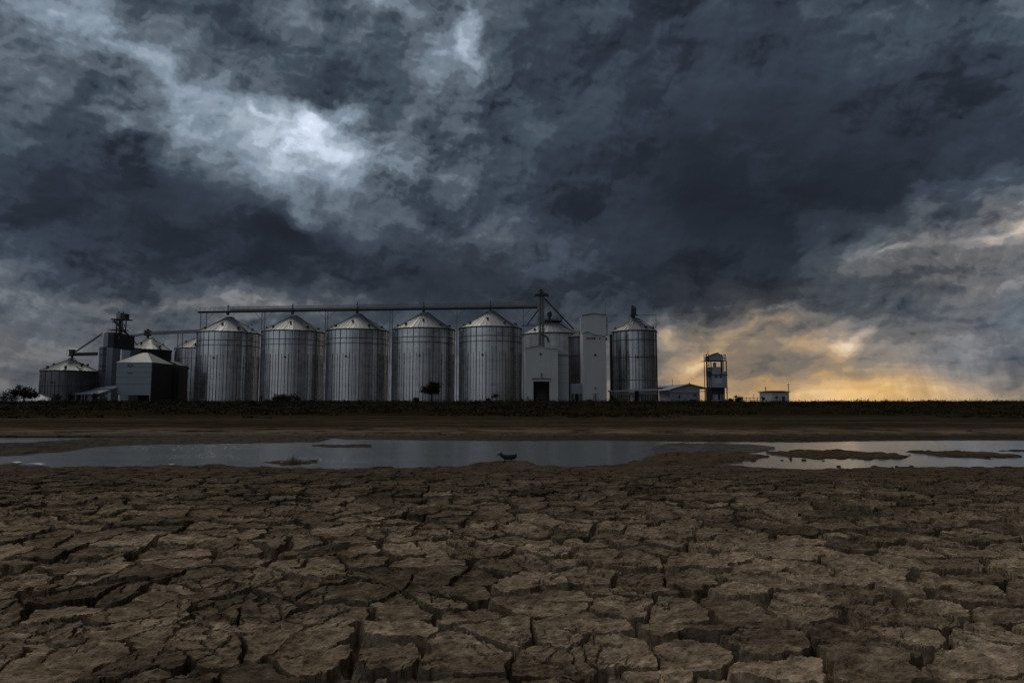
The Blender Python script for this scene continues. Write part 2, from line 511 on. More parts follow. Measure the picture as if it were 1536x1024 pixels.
def mud_material():
    m, t, b = new_mat('dried_mud')
    g = t.node('ShaderNodeNewGeometry')
    P = g.outputs['Position']
    px, py, pz = t.sep(P)
    n1 = t.noise(P, 1.1, 5.0, 0.6)
    n2 = t.noise(P, 9.0, 6.0, 0.65, 0.4)
    n3 = t.noise(P, 60.0, 4.0, 0.6)
    st = t.noise(t.vmath('MULTIPLY', P, (9.0, 26.0, 30.0)), 1.0, 5.0, 0.6, 0.5)
    v = t.add(t.mul(n1, 0.25), t.add(t.mul(n2, 0.40), t.add(t.mul(n3, 0.15), t.mul(st, 0.2))))
    c = t.ramp(v, [(0.33, (0.029, 0.020, 0.012)), (0.44, (0.110, 0.079, 0.051)), (0.54, (0.238, 0.176, 0.118)), (0.66, (0.57, 0.44, 0.31))])
    dr = t.node('ShaderNodeAttribute', attribute_name='dryness').outputs['Fac']
    c = t.vmath('SCALE', c, scale=t.rng(dr, 0.1, 0.9, 0.45, 1.5, smooth=False))
    # damp soil near the waterline
    wet = t.rng(t.add(pz, t.mul(t.sub(n2, 0.5), 0.03)), t.rng(py, 20.0, 26.0, -0.075, 0.0), t.rng(py, 20.0, 26.0, -0.005, 0.06), 1.0, 0.0)
    pond = t.rng(py, 11.0, 15.5, 0.0, 1.0)
    wet = t.mul(wet, pond)
    damp = t.mul(t.rng(t.add(py, t.mul(t.sub(n1, 0.5), 5.0)), 5.5, 15.0, 0.0, 0.66), t.rng(py, 24.0, 30.0, 1.0, 0.5))
    c = t.mix(damp, c, (0.030, 0.021, 0.013, 1.0))
    c = t.mix(t.mul(wet, 0.80), c, (0.020, 0.0145, 0.0095, 1.0))
    t.put(b.inputs['Base Color'], c)
    sheen = t.mul(t.rng(t.add(pz, t.mul(t.sub(n2, 0.5), 0.012)), -0.071, -0.050, 1.0, 0.0), pond)
    sheen = t.mul(sheen, t.rng(py, 24.0, 26.5, 1.0, 0.0))
    px0, _, _ = t.sep(P)
    br = t.math('DIVIDE', px0, py)
    sheen = t.mul(sheen, t.mul(t.rng(br, 0.17, 0.23), t.rng(br, 0.36, 0.42, 1.0, 0.0)))   # the saturated flat
    t.put(b.inputs['Specular IOR Level'], t.add(0.015, t.mul(sheen, 0.40)))
    t.put(b.inputs['Roughness'], t.sub(t.rng(wet, 0.3, 0.9, 0.92, 0.6), t.mul(sheen, 0.3)))
    bp = t.node('ShaderNodeBump')
    bp.inputs['Strength'].default_value = 0.9
    bp.inputs['Distance'].default_value = 0.012
    t.put(bp.inputs['Height'], t.add(t.mul(n3, 0.7), t.add(t.mul(n2, 0.6), t.mul(st, 0.6))))
    t.put(b.inputs['Normal'], bp.outputs[0])
    return m


def field_material():
    m, t, b = new_mat('field_soil')
    g = t.node('ShaderNodeNewGeometry')
    P = g.outputs['Position']
    px, py, pz = t.sep(P)
    s1 = t.noise(t.vmath('MULTIPLY', P, (0.03, 0.25, 0.2)), 1.0, 5.0, 0.6, 0.4)
    n1 = t.noise(P, 0.45, 6.0, 0.65)
    n2 = t.noise(P, 3.5, 4.0, 0.6)
    v = t.add(t.mul(s1, 0.5), t.add(t.mul(n1, 0.3), t.mul(n2, 0.2)))
    c = t.ramp(v, [(0.36, (0.0155, 0.0112, 0.0066)), (0.47, (0.033, 0.024, 0.0145)), (0.56, (0.058, 0.043, 0.027)), (0.68, (0.11, 0.083, 0.055))])
    # dry pale margin at the shore, dark damp line below it
    pale = t.mul(t.rng(py, 28.0, 31.0), t.rng(py, 33.0, 40.0, 1.0, 0.0))
    c = t.mix(t.mul(pale, t.rng(n1, 0.35, 0.6)), c, (0.15, 0.114, 0.082, 1.0))
    wet = t.rng(t.add(pz, t.mul(t.sub(n1, 0.5), 0.05)), -0.06, 0.035, 1.0, 0.0)
    c = t.mix(t.mul(wet, 0.8), c, (0.026, 0.018, 0.012, 1.0))
    # scrubby ground on the bank, dry grass on the terrace
    bank = t.rng(t.add(py, t.mul(t.sub(n1, 0.5), 16.0)), 54.0, 72.0)
    c = t.mix(t.mul(bank, 0.85), c, t.ramp(n2, [(0.3, (0.010, 0.0075, 0.0035)), (0.7, (0.027, 0.020, 0.010))]))
    terr = t.rng(py, 104.0, 118.0)
    c = t.mix(terr, c, t.ramp(n1, [(0.3, (0.085, 0.062, 0.036)), (0.7, (0.21, 0.155, 0.09))]))
    t.put(b.inputs['Base Color'], c)
    b.inputs['Roughness'].default_value = 0.95
    b.inputs['Specular IOR Level'].default_value = 0.0
    bp = t.node('ShaderNodeBump')
    bp.inputs['Strength'].default_value = 0.8
    bp.inputs['Distance'].default_value = 0.12
    t.put(bp.inputs['Height'], t.add(n2, n1))
    t.put(b.inputs['Normal'], bp.outputs[0])
    return m


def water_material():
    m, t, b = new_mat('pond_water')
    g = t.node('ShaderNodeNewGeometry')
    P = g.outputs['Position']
    b.inputs['Base Color'].default_value = (0.125, 0.132, 0.135, 1)  # silty grey, lifted to stand in for missing sky reflection
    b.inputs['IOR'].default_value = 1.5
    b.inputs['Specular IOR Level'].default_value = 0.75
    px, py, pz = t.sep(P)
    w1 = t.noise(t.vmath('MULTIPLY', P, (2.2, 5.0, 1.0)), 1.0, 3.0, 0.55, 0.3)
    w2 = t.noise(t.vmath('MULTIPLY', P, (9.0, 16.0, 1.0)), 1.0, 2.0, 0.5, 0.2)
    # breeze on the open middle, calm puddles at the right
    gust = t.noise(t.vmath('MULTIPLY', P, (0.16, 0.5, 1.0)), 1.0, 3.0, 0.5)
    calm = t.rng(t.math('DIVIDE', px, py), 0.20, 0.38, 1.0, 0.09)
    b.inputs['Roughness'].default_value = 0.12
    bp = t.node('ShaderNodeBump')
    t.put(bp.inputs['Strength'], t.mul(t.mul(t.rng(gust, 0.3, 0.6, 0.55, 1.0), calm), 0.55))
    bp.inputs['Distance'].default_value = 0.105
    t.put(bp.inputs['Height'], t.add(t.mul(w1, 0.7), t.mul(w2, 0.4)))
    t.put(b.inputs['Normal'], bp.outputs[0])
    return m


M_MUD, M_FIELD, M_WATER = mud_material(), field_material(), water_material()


# ------------------------------------------------------------------ the cracked mud: one detailed sheet
def build_mud():
    NR, NC = 880, 1700
    yy = np.exp(np.linspace(math.log(2.3), math.log(32.0), NR)).astype(np.float32)
    uu = np.linspace(-1.0, 1.0, NC).astype(np.float32)
    half = 0.84 * yy + 2.6
    xs = (uu[None, :] * half[:, None]).astype(np.float32)
    ys = np.repeat(yy[:, None], NC, 1)
    z = land(xs, ys).astype(np.float32)
    tone = np.full(z.shape, 0.42, np.float32)
    # only the near shore carries plates
    k = 1.0 - sstep(11.5, 15.6, ys)
    sel = yy < 17.5
    x, y = xs[sel], ys[sel]
    k = k[sel]
    wx = fbm(x * 1.9, y * 1.9, 11, 3) * 0.26 + fbm(x * 8.0, y * 8.0, 15, 3) * 0.085
    wy = fbm(x * 1.9, y * 1.9, 21, 3) * 0.26 + fbm(x * 8.0, y * 8.0, 25, 3) * 0.085
    bi, bj, ox, oy, e1, e2 = voronoi(x + wx, y + wy, 0.47, 5)
    r1, r2, r3 = _hash(bi, bj, 41), _hash(bi, bj, 42), _hash(bi, bj, 43)
    wn = vnoise(x * 1.3, y * 1.3, 61) * 0.6 + vnoise(x * 4.1, y * 4.1, 62) * 0.4
    w = 0.008 + 0.029 * sstep(0.24, 0.76, wn)
    w = w * (1.0 + 2.0 * (1 - sstep(0.02, 0.11, e2)) * vnoise(x * 3.1, y * 3.1, 67) * 1.4)
    w = w + fbm(x * 14, y * 14, 66, 3) * 0.014
    deep = 0.09 + 0.11 * vnoise(x * 1.7, y * 1.7, 63)
    ew = e1 / np.maximum(w, 0.003)
    crack = 0.45 * (1.0 - sstep(0.70, 1.0, ew)) + 0.55 * (1.0 - sstep(0.0, 0.92, ew))
    plate = (r1 - 0.5) * 0.030 + (r2 - 0.5) * 0.11 * ox + (r3 - 0.5) * 0.12 * oy
    plate = plate + 0.024 * np.exp(-e1 / 0.055) 
    t = fbm(x * 2.6, y * 4.2, 71, 4) * 7.0
    ft = np.floor(t)
    terr = (ft + sstep(0.35, 0.65, t - ft)) * 0.0085
    rough = fbm(x * 6.0, y * 8.0, 81, 4) * 0.040 + fbm(x * 30, y * 40, 85, 3) * 0.016
    sbi, sbj, sox, soy, s1, s2 = voronoi(x + wx * 1.6, y + wy * 1.6, 0.20, 8)
    sm = sstep(0.52, 0.70, vnoise(x * 2.1, y * 2.1, 90))
    sub = (1.0 - sstep(0.0, 0.010, s1)) * sm * 0.030 + (_hash(sbi, sbj, 44) - 0.5) * 0.022 * sm
    # crumbs lying in the wider cracks
    crumb = sstep(0.60, 0.72, vnoise(x * 19, y * 19, 95)) * 0.045 * crack
    h = (plate + terr + rough - sub) * (1 - 0.3 * crack) - crack * deep + crumb
    und = fbm(x * 0.35, y * 0.35, 98, 3) * 0.10
    h = h * (0.30 + 0.70 * k) * (1.0 - 0.55 * sstep(14.2, 16.0, y)) + und * k + 0.015 * k
    tone[sel] = (0.5 + (_hash(bi, bj, 47) - 0.5) * 0.55 + fbm(x * 1.1, y * 1.1, 130, 4) * 0.9) * k + 0.42 * (1 - k)
    z[sel] += h * (1.0 - sstep(15.4, 17.3, y))
    # small clods on the flats
    clod = sstep(0.66, 0.80, vnoise(xs * 3.4, ys * 3.4, 120)) * 0.035 * sstep(13.5, 15.5, ys)
    z += clod * sstep(WATER_Z - 0.01, WATER_Z + 0.03, z)
    o = grid_mesh('cracked_mud', xs, ys, z, M_MUD, smooth=False)
    at_ = o.data.attributes.new('dryness', 'FLOAT', 'POINT')
    at_.data.foreach_set('value', tone.ravel().astype(np.float32))
    o['kind'] = 'structure'
    return xs, ys, z


MUD = build_mud()


def mud_top(x, y):
    i = int(np.argmin(np.abs(MUD[1][:, 0] - y)))
    j = int(np.argmin(np.abs(MUD[0][i] - x)))
    return float(MUD[2][max(i - 1, 0):i + 2, max(j - 3, 0):j + 4].max())


def build_field():
    NR, NC = 330, 620
    yy = np.concatenate([np.exp(np.linspace(math.log(31.7), math.log(170.0), 260)), np.exp(np.linspace(math.log(174.0), math.log(6000.0), 70))]).astype(np.float32)
    uu = np.linspace(-1.0, 1.0, NC).astype(np.float32)
    half = 1.15 * yy + 8
    xs = uu[None, :] * half[:, None]
    ys = np.repeat(yy[:, None], NC, 1)
    z = land(xs, ys)
    z[0] -= 0.02
    o = grid_mesh('field', xs, ys, z.astype(np.float32), M_FIELD)
    o['kind'] = 'structure'


build_field()


def sheet(name, x0, x1, y0, y1, z, mat):
    me = bpy.data.meshes.new(name)
    me.from_pydata([(x0, y0, z), (x1, y0, z), (x1, y1, z), (x0, y1, z)], [], [(0, 1, 2, 3)])
    me.materials.append(mat)
    o = bpy.data.objects.new(name, me)
    col.objects.link(o)
    o['kind'] = 'structure'
    return o


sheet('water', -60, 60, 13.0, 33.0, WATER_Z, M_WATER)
sheet('ground', -900, 900, -900, 3.2, -0.22, M_FIELD)


def ground_z(x, y):
    return float(land(np.array([[x]], np.float32), np.array([[y]], np.float32))[0, 0])
# ------------------------------------------------------------------ object helpers
class MB:
    """Collects shapes; build() links them as ONE mesh object."""

    def __init__(self):
        self.v, self.f = [], []

    def add(self, verts, faces):
        n = len(self.v)
        self.v.extend([tuple(p) for p in verts])
        self.f.extend([tuple(i + n for i in f) for f in faces])

    def box(self, x0, x1, y0, y1, z0, z1):
        v = [(x0, y0, z0), (x1, y0, z0), (x1, y1, z0), (x0, y1, z0), (x0, y0, z1), (x1, y0, z1), (x1, y1, z1), (x0, y1, z1)]
        self.add(v, [(3, 2, 1, 0), (4, 5, 6, 7), (0, 1, 5, 4), (1, 2, 6, 5), (2, 3, 7, 6), (3, 0, 4, 7)])

    def bar(self, p, q, w, h=None):
        """Square bar from p to q."""
        p, q = Vector(p), Vector(q)
        d = (q - p).normalized()
        up = Vector((0, 0, 1)) if abs(d.z) < 0.95 else Vector((0, 1, 0))
        a = d.cross(up).normalized() * (w / 2)
        b = a.cross(d).normalized() * ((h or w) / 2)
        v = [p - a - b, p + a - b, p + a + b, p - a + b, q - a - b, q + a - b, q + a + b, q - a + b]
        self.add(v, [(3, 2, 1, 0), (4, 5, 6, 7), (0, 1, 5, 4), (1, 2, 6, 5), (2, 3, 7, 6), (3, 0, 4, 7)])

    def tube(self, p, q, r, n=8, r2=None):
        p, q = Vector(p), Vector(q)
        d = (q - p).normalized()
        up = Vector((0, 0, 1)) if abs(d.z) < 0.95 else Vector((1, 0, 0))
        a = d.cross(up).normalized()
        b = a.cross(d).normalized()
        r2 = r if r2 is None else r2
        v = []
        for c, rr in ((p, r), (q, r2)):
            for k in range(n):
                t = 2 * math.pi * k / n
                v.append(c + a * (rr * math.cos(t)) + b * (rr * math.sin(t)))
        f = [(k, (k + 1) % n, n + (k + 1) % n, n + k) for k in range(n)]
        f += [tuple(range(n - 1, -1, -1)), tuple(range(n, 2 * n))]
        self.add(v, f)

    def lathe(self, prof, n=40, c=(0, 0), a0=0.0, cap=False):
        """prof: list of (r, z)."""
        v, f = [], []
        for r, z in prof:
            for k in range(n):
                t = a0 + 2 * math.pi * k / n
                v.append((c[0] + r * math.cos(t), c[1] + r * math.sin(t), z))
        for i in range(len(prof) - 1):
            for k in range(n):
                k2 = (k + 1) % n
                f.append((i * n + k, i * n + k2, (i + 1) * n + k2, (i + 1) * n + k))
        if cap:
            f.append(tuple(range(n - 1, -1, -1)))
            f.append(tuple((len(prof) - 1) * n + k for k in range(n)))
        self.add(v, f)

    def prism(self, pts, y0, y1):
        """outline in x,z pushed from y0 to y1."""
        n = len(pts)
        v = [(x, y0, z) for x, z in pts] + [(x, y1, z) for x, z in pts]
        f = [tuple(range(n)), tuple(range(2 * n - 1, n - 1, -1))]
        f += [(k, n + k, n + (k + 1) % n, (k + 1) % n) for k in range(n)]
        self.add(v, f)

    def slab(self, quad, t):
        """a sheet with thickness t under four (or three) corner points."""
        q = [Vector(p) for p in quad]
        nn = (q[1] - q[0]).cross(q[-1] - q[0]).normalized()
        if nn.z < 0:
            nn = -nn
        n = len(q)
        v = q + [p - nn * t for p in q]
        f = [tuple(range(n)), tuple(range(2 * n - 1, n - 1, -1))]
        f += [(k, n + k, n + (k + 1) % n, (k + 1) % n) for k in range(n)]
        self.add(v, f)

    def build(self, name, mat, parent=None, smooth=False):
        me = bpy.data.meshes.new(name)
        me.from_pydata(self.v, [], self.f)
        me.validate()
        me.materials.append(mat)
        import bmesh
        bm = bmesh.new()
        bm.from_mesh(me)
        bmesh.ops.recalc_face_normals(bm, faces=bm.faces)
        bm.to_mesh(me)
        bm.free()
        if smooth:
            me.polygons.foreach_set('use_smooth', np.full(len(me.polygons), True))
        o = bpy.data.objects.new(name, me)
        col.objects.link(o)
        if parent is not None:
            o.parent = parent
        return o


def thing(name, loc, label, cat, group=None):
    o = bpy.data.objects.new(name, None)
    o.empty_display_size = 0.5
    o.location = loc
    col.objects.link(o)
    o['label'] = label
    o['category'] = cat
    if group:
        o['group'] = group
    return o


def tag(o, label, cat, group=None):
    o['label'] = label
    o['category'] = cat
    if group:
        o['group'] = group
    return o


def copy_tree(o, parent=None):
    c = o.copy()
    col.objects.link(c)
    c.parent = parent
    for ch in list(o.children):
        copy_tree(ch, c)
    return c


# ------------------------------------------------------------------ materials of the plant
def steel_material(name, base, rough, metal, nseg, ring, var, dirt=0.35):
    """galvanised sheets: every sheet weathers a little differently, seams run round and down."""
    m, t, b = new_mat(name)
    tcn = t.node('ShaderNodeTexCoord')
    P = tcn.outputs['Object']
    oi = t.node('ShaderNodeObjectInfo')
    rnd = t.mul(oi.outputs['Random'], 37.0)
    x, y, z = t.sep(P)
    ang = t.mul(t.math('ARCTAN2', y, x), nseg / (2 * math.pi))
    row = t.math('FLOOR', t.math('DIVIDE', z, ring))
    colm = t.math('FLOOR', t.add(ang, t.mul(row, 0.5)))
    wn = t.node('ShaderNodeTexWhiteNoise', noise_dimensions='3D')
    t.put(wn.inputs['Vector'], t.comb(colm, row, rnd))
    wr = t.node('ShaderNodeTexWhiteNoise', noise_dimensions='2D')
    t.put(wr.inputs['Vector'], t.comb(row, rnd, 0.0))
    stain = t.noise(t.vmath('MULTIPLY', t.vmath('ADD', P, t.comb(rnd, rnd, 0.0)), (0.9, 0.9, 0.16)), 1.0, 6.0, 0.62, 0.2)
    fine = t.noise(t.vmath('MULTIPLY', P, (1.0, 1.0, 1.0)), 3.0, 4.0, 0.6)
    wc = t.node('ShaderNodeTexWhiteNoise', noise_dimensions='2D')
    t.put(wc.inputs['Vector'], t.comb(t.math('FLOOR', t.mul(ang, 2.0)), rnd, 0.0))
    v = t.add(t.mul(t.sub(wn.outputs['Value'], 0.5), var), t.add(t.mul(t.sub(wr.outputs['Value'], 0.5), var * 0.8), t.mul(t.sub(wc.outputs['Value'], 0.5), 0.18)))
    v = t.add(v, t.mul(t.sub(stain, 0.5), dirt))
    v = t.add(v, t.mul(t.sub(fine, 0.5), 0.12))
    f = t.math('MAXIMUM', t.add(1.0, v), 0.2)
    c = t.vmath('SCALE', base, scale=f)
    t.put(b.inputs['Base Color'], c)
    b.inputs['Metallic'].default_value = metal
    t.put(b.inputs['Roughness'], t.math('ADD', t.mul(t.sub(wn.outputs['Value'], 0.5), 0.16), t.add(rough, t.mul(t.sub(stain, 0.5), 0.25))))
    # corrugation running round the wall, seam at every ring
    wv_ = t.math('SINE', t.mul(z, 2 * math.pi / 0.21))
    bp = t.node('ShaderNodeBump')
    bp.inputs['Strength'].default_value = 0.35
    bp.inputs['Distance'].default_value = 0.02
    t.put(bp.inputs['Height'], t.add(wv_, t.mul(fine, 1.5)))
    t.put(b.inputs['Normal'], bp.outputs[0])
    return m


def paint_material(name, base, rough=0.6, var=0.25, streak=0.3, rust=0.0):
    m, t, b = new_mat(name)
    tcn = t.node('ShaderNodeTexCoord')
    P = tcn.outputs['Object']
    n1 = t.noise(P, 0.35, 5.0, 0.6)
    n2 = t.noise(t.vmath('MULTIPLY', P, (1.8, 1.8, 0.14)), 1.0, 6.0, 0.65)
    n3 = t.noise(P, 4.0, 4.0, 0.6)
    f = t.add(1.0, t.add(t.mul(t.sub(n1, 0.5), var), t.add(t.mul(t.sub(n2, 0.5), streak), t.mul(t.sub(n3, 0.5), 0.12))))
    c = t.vmath('SCALE', base, scale=f)
    if rust:
        c = t.mix(t.rng(t.add(t.mul(n2, 0.6), t.mul(n3, 0.4)), 0.60 - rust * 0.1, 0.75, 0.0, rust), c, (0.16, 0.085, 0.045, 1.0))
    t.put(b.inputs['Base Color'], c)
    b.inputs['Roughness'].default_value = rough
    b.inputs['Specular IOR Level'].default_value = 0.3
    bp = t.node('ShaderNodeBump')
    bp.inputs['Strength'].default_value = 0.25
    bp.inputs['Distance'].default_value = 0.03
    sy_ = t.math('SINE', t.mul(t.add(*t.sep(P)[:2]), 2 * math.pi / 0.9))
    t.put(bp.inputs['Height'], t.add(n3, t.rng(sy_, 0.9, 1.0, 0.0, 1.6)))
    t.put(b.inputs['Normal'], bp.outputs[0])
    return m


def plain(name, base, rough=0.7, metal=0.0):
    m, t, b = new_mat(name)
    P = t.node('ShaderNodeTexCoord').outputs['Object']
    n = t.noise(P, 2.5, 5.0, 0.6)
    t.put(b.inputs['Base Color'], t.vmath('SCALE', base, scale=t.add(0.7, t.mul(n, 0.6))))
    b.inputs['Roughness'].default_value = rough
    b.inputs['Metallic'].default_value = metal
    b.inputs['Specular IOR Level'].default_value = 0.25
    return m


M_GALV = steel_material('galvanised_wall', (0.64, 0.645, 0.65), 0.31, 0.92, 30, 0.85, 0.15, 0.11)
M_RIB = plain('stiffener_steel', (0.085, 0.088, 0.095), 0.55, 0.5)
M_ROOF = steel_material('galvanised_roof', (0.23, 0.235, 0.24), 0.58, 0.5, 40, 30.0, 0.18, 0.25)
M_DARKGALV = steel_material('dark_galvanised_wall', (0.15, 0.155, 0.165), 0.5, 0.8, 22, 0.85, 0.25)  # galvanised sheets with a darker base colour
M_BRIGHT = steel_material('bright_galvanised_wall', (0.72, 0.72, 0.70), 0.42, 0.3, 24, 1.1, 0.16)
M_SHEET = paint_material('grey_steel_cladding', (0.27, 0.30, 0.345), 0.5, 0.25, 0.3)
M_DARKSHADE = paint_material('dark_or_shaded_cladding', (0.035, 0.036, 0.040), 0.6)  # dark sheets, and hopper house sides with their shade in the colour
M_WHITE = paint_material('weathered_white_paint', (0.50, 0.51, 0.50), 0.7, 0.18, 0.26)
M_TOWERW = paint_material('rust_streaked_white_paint', (0.48, 0.49, 0.475), 0.7, 0.2, 0.34, 0.35)
M_PALE = paint_material('pale_roof_sheet', (0.42, 0.43, 0.44), 0.5, 0.15, 0.2)
M_TRUSS = plain('dark_truss_steel', (0.055, 0.057, 0.06), 0.6, 0.3)
M_GREYST = plain('grey_galvanised_steel', (0.20, 0.205, 0.21), 0.5, 0.5)
M_BLACK = plain('dark_opening', (0.008, 0.008, 0.008), 0.9)
M_CONC = paint_material('concrete', (0.26, 0.25, 0.235), 0.9, 0.3, 0.3)
M_BLUEGREY = paint_material('blue_grey_render', (0.27, 0.30, 0.34), 0.8, 0.2, 0.25)
M_RUST = paint_material('faded_rust_lettering', (0.20, 0.115, 0.065), 0.8, 0.5, 0.5)
TERR = 1.34
# ------------------------------------------------------------------ the row of five big bins
YROW5, YROW1 = 154.0, 164.5
BIN_PX = [342.0, 439.0, 536.0, 635.5, 735.5]
BIN_Y = [YROW1 + (YROW5 - YROW1) * k / 4 for k in range(5)]
BIN_R = 7.05


def grain_bin(name, loc, label, r, eave, apex, wall_mat, roof_mat, group=None, ribs=60, nvent=9, flat_cap=0.9, nseg=40, ladder_deg=-35.0, rings=(0.80, 0.87), rib_mat=None, rib_d=0.085):
    t = thing(name, loc, label, 'grain bin', group)
    mb = MB()
    mb.lathe([(r, 0.0), (r, eave)], nseg, a0=0.04)
    mb.build('wall', wall_mat, t)
    mb = MB()
    for k in range(ribs):
        a = 2 * math.pi * (k + 0.5) / ribs
        c, s_ = math.cos(a), math.sin(a)
        d = rib_d if k % 3 else rib_d * 1.8
        low = r * 0.999
        mb.bar((c * low, s_ * low, 0.15), (c * low, s_ * low, eave * (0.66 if k % 2 else 0.985)), d, d)
    mb.build('stiffeners', rib_mat or M_RIB, t)
    for fr in rings:
        mb = MB()
        rr = r + 0.10
        mb.lathe([(r - 0.01, eave * fr), (rr, eave * fr), (rr, eave * fr + 0.11), (r - 0.01, eave * fr + 0.11)], nseg, a0=0.04)
        mb.build('wind_ring', M_TRUSS, t)
    mb = MB()
    mb.lathe([(r - 0.02, eave - 0.22), (r + 0.16, eave - 0.22), (r + 0.20, eave + 0.02), (r - 0.02, eave + 0.02)], nseg, a0=0.04)
    mb.build('eave_ring', M_TRUSS, t)
    mb = MB()
    mb.lathe([(r + 0.16, eave + 0.025), (flat_cap, apex - 0.25)], nseg, a0=0.04)
    for k in range(nseg):
        a = 2 * math.pi * k / nseg + 0.04
        c, s_ = math.cos(a), math.sin(a)
        mb.bar((c * (r + 0.12), s_ * (r + 0.12), eave + 0.06), (c * flat_cap, s_ * flat_cap, apex - 0.22), 0.07, 0.09)
    roof = mb.build('roof', roof_mat, t)
    mb = MB()
    mb.lathe([(flat_cap + 0.12, apex - 0.30), (flat_cap + 0.12, apex - 0.08), (flat_cap * 0.7, apex + 0.10), (0.02, apex + 0.12)], 20)
    mb.build('roof_cap', roof_mat, roof)
    for k in range(nvent):
        fr = 0.17 if k % 3 else 0.42
        a = 2 * math.pi * (k + 0.30) / nvent + 0.35
        c, s_ = math.cos(a), math.sin(a)
        rr = r * (1 - fr)
        zz = eave + (apex - eave) * fr
        mb = MB()
        mb.tube((c * rr, s_ * rr, zz - 0.1), (c * rr, s_ * rr, zz + 0.35), 0.22, 8)
        mb.tube((c * rr, s_ * rr, zz + 0.35), (c * (rr + 0.35), s_ * (rr + 0.35), zz + 0.28), 0.26, 8)
        mb.build('roof_vent', M_TRUSS, roof)
    # roof ladder and hand rail
    a = R(ladder_deg)
    c, s_ = math.cos(a), math.sin(a)
    tx, ty = -s_, c
    mb = MB()
    for sd in (-0.25, 0.25):
        mb.bar((c * r + tx * sd, s_ * r + ty * sd, eave + 0.25), (c * 1.0 + tx * sd, s_ * 1.0 + ty * sd, apex + 0.05), 0.07)
    for k in range(16):
        u = k / 15
        rr = r + (1.0 - r) * u
        zz = eave + 0.25 + (apex - eave - 0.2) * u
        mb.bar((c * rr - tx * .25, s_ * rr - ty * .25, zz), (c * rr + tx * .25, s_ * rr + ty * .25, zz), 0.05)
    mb.build('roof_ladder', M_TRUSS, roof)
    # wall ladder
    mb = MB()
    a = R(ladder_deg)
    for sd in (-0.22, 0.22):
        mb.bar((c * (r + 0.25) + tx * sd, s_ * (r + 0.25) + ty * sd, 0.3), (c * (r + 0.25) + tx * sd, s_ * (r + 0.25) + ty * sd, eave + 1.0), 0.05)
    for k in range(int(eave / 0.5)):
        zz = 0.5 + k * 0.5
        mb.bar((c * (r + 0.25) - tx * .22, s_ * (r + 0.25) - ty * .22, zz), (c * (r + 0.25) + tx * .22, s_ * (r + 0.25) + ty * .22, zz), 0.04)
    mb.build('ladder', M_TRUSS, t)
    mb = MB()
    mb.lathe([(r + 0.45, -0.6), (r + 0.45, 0.10), (r + 0.05, 0.14)], nseg)
    mb.build('foundation', M_CONC, t)
    # inspection hatch on the front
    ha = R(-93)
    mb = MB()
    mb.tube((math.cos(ha) * (r - 0.05), math.sin(ha) * (r - 0.05), eave * 0.62), (math.cos(ha) * (r + 0.18), math.sin(ha) * (r + 0.18), eave * 0.62), 0.24, 10)
    mb.build('inspection_hatch', M_TRUSS, t)
    return t


_p5 = at(BIN_PX[4], 488.5, YROW5 - BIN_R)
EAVE_Z = _p5.z
APEX_Z = at(BIN_PX[4], 467.0, YROW5).z
LAB = ['leftmost of the five big silver grain bins, under the open end of the overhead conveyor',
       'second big silver grain bin from the left, behind the low dark hedge',
       'middle one of the five big silver grain bins, third from the left',
       'big silver grain bin standing behind the small round tree',
       'big silver grain bin nearest the white gabled shed, rightmost of the five']
GRP = 'big silver grain bins in a row under the overhead conveyor'
big0 = None
for k in range(5):
    p = at(BIN_PX[k], 540, BIN_Y[k])
    if big0 is None:
        big0 = grain_bin('grain_bin', (p.x, p.y, TERR), LAB[k], BIN_R, EAVE_Z - TERR, APEX_Z - TERR, M_GALV, M_ROOF, GRP)
        o = big0
    else:
        o = copy_tree(big0)
        o.location = (p.x, p.y, TERR)
        o['label'] = LAB[k]
    # every bin was bolted together at its own bearing
    o.rotation_euler.z = R((0, 7, -5, 3, -9)[k])

# other bins
def bin_at(px, eave_y, apex_y, rpx, Y, **kw):
    r = rpx / FPX * Y
    c = at(px, 540, Y)
    ez = at(px, eave_y, Y - r).z - TERR
    az_ = at(px, apex_y, Y).z - TERR
    return grain_bin('grain_bin', (c.x, c.y, TERR), kw.pop('label'), r, ez, az_, kw.pop('wall'), kw.pop('roof'), **kw)


bin_at(106, 555, 537, 37.0, 150.0, label='small dark grain bin with a grey cone roof at the far left', wall=M_DARKGALV, roof=M_ROOF, ribs=44, nvent=7, flat_cap=0.35, rings=(0.5,), nseg=36)
bin_at(224, 523, 506, 29.5, 178.0, label='dark grain bin with a tiered roof behind the square grey hopper house', wall=M_DARKSHADE, roof=M_ROOF, ribs=30, nvent=5, flat_cap=0.5, rings=(0.97,), nseg=32)
bin_at(302, 521, 502, 36.5, 180.0, label='grain bin mostly hidden behind the leftmost big silver bin', wall=M_GALV, roof=M_ROOF, ribs=48, nvent=6, flat_cap=0.6, rings=(0.8,), nseg=36)
bin_at(826, 498, 481, 42.5, 166.0, label='bright galvanised bin with a railed roof platform behind the white gabled shed', wall=M_BRIGHT, roof=M_ROOF, ribs=36, nvent=4, flat_cap=1.6, rings=(), nseg=36, rib_mat=M_GREYST, rib_d=0.05)
bin_at(874, 504, 493, 21.0, 148.0, label='narrow dark bin squeezed between the bright bin and the white tower', wall=M_DARKGALV, roof=M_DARKSHADE, ribs=30, nvent=2, flat_cap=0.35, rings=(0.7,), nseg=30)
b8 = bin_at(952, 494.5, 478, 33.0, 150.0, label='tall slim silver bin with a motor head on its peak, right of the white tower', wall=M_GALV, roof=M_ROOF, ribs=46, nvent=3, flat_cap=0.5, rings=(0.30, 0.62, 0.86), nseg=34)

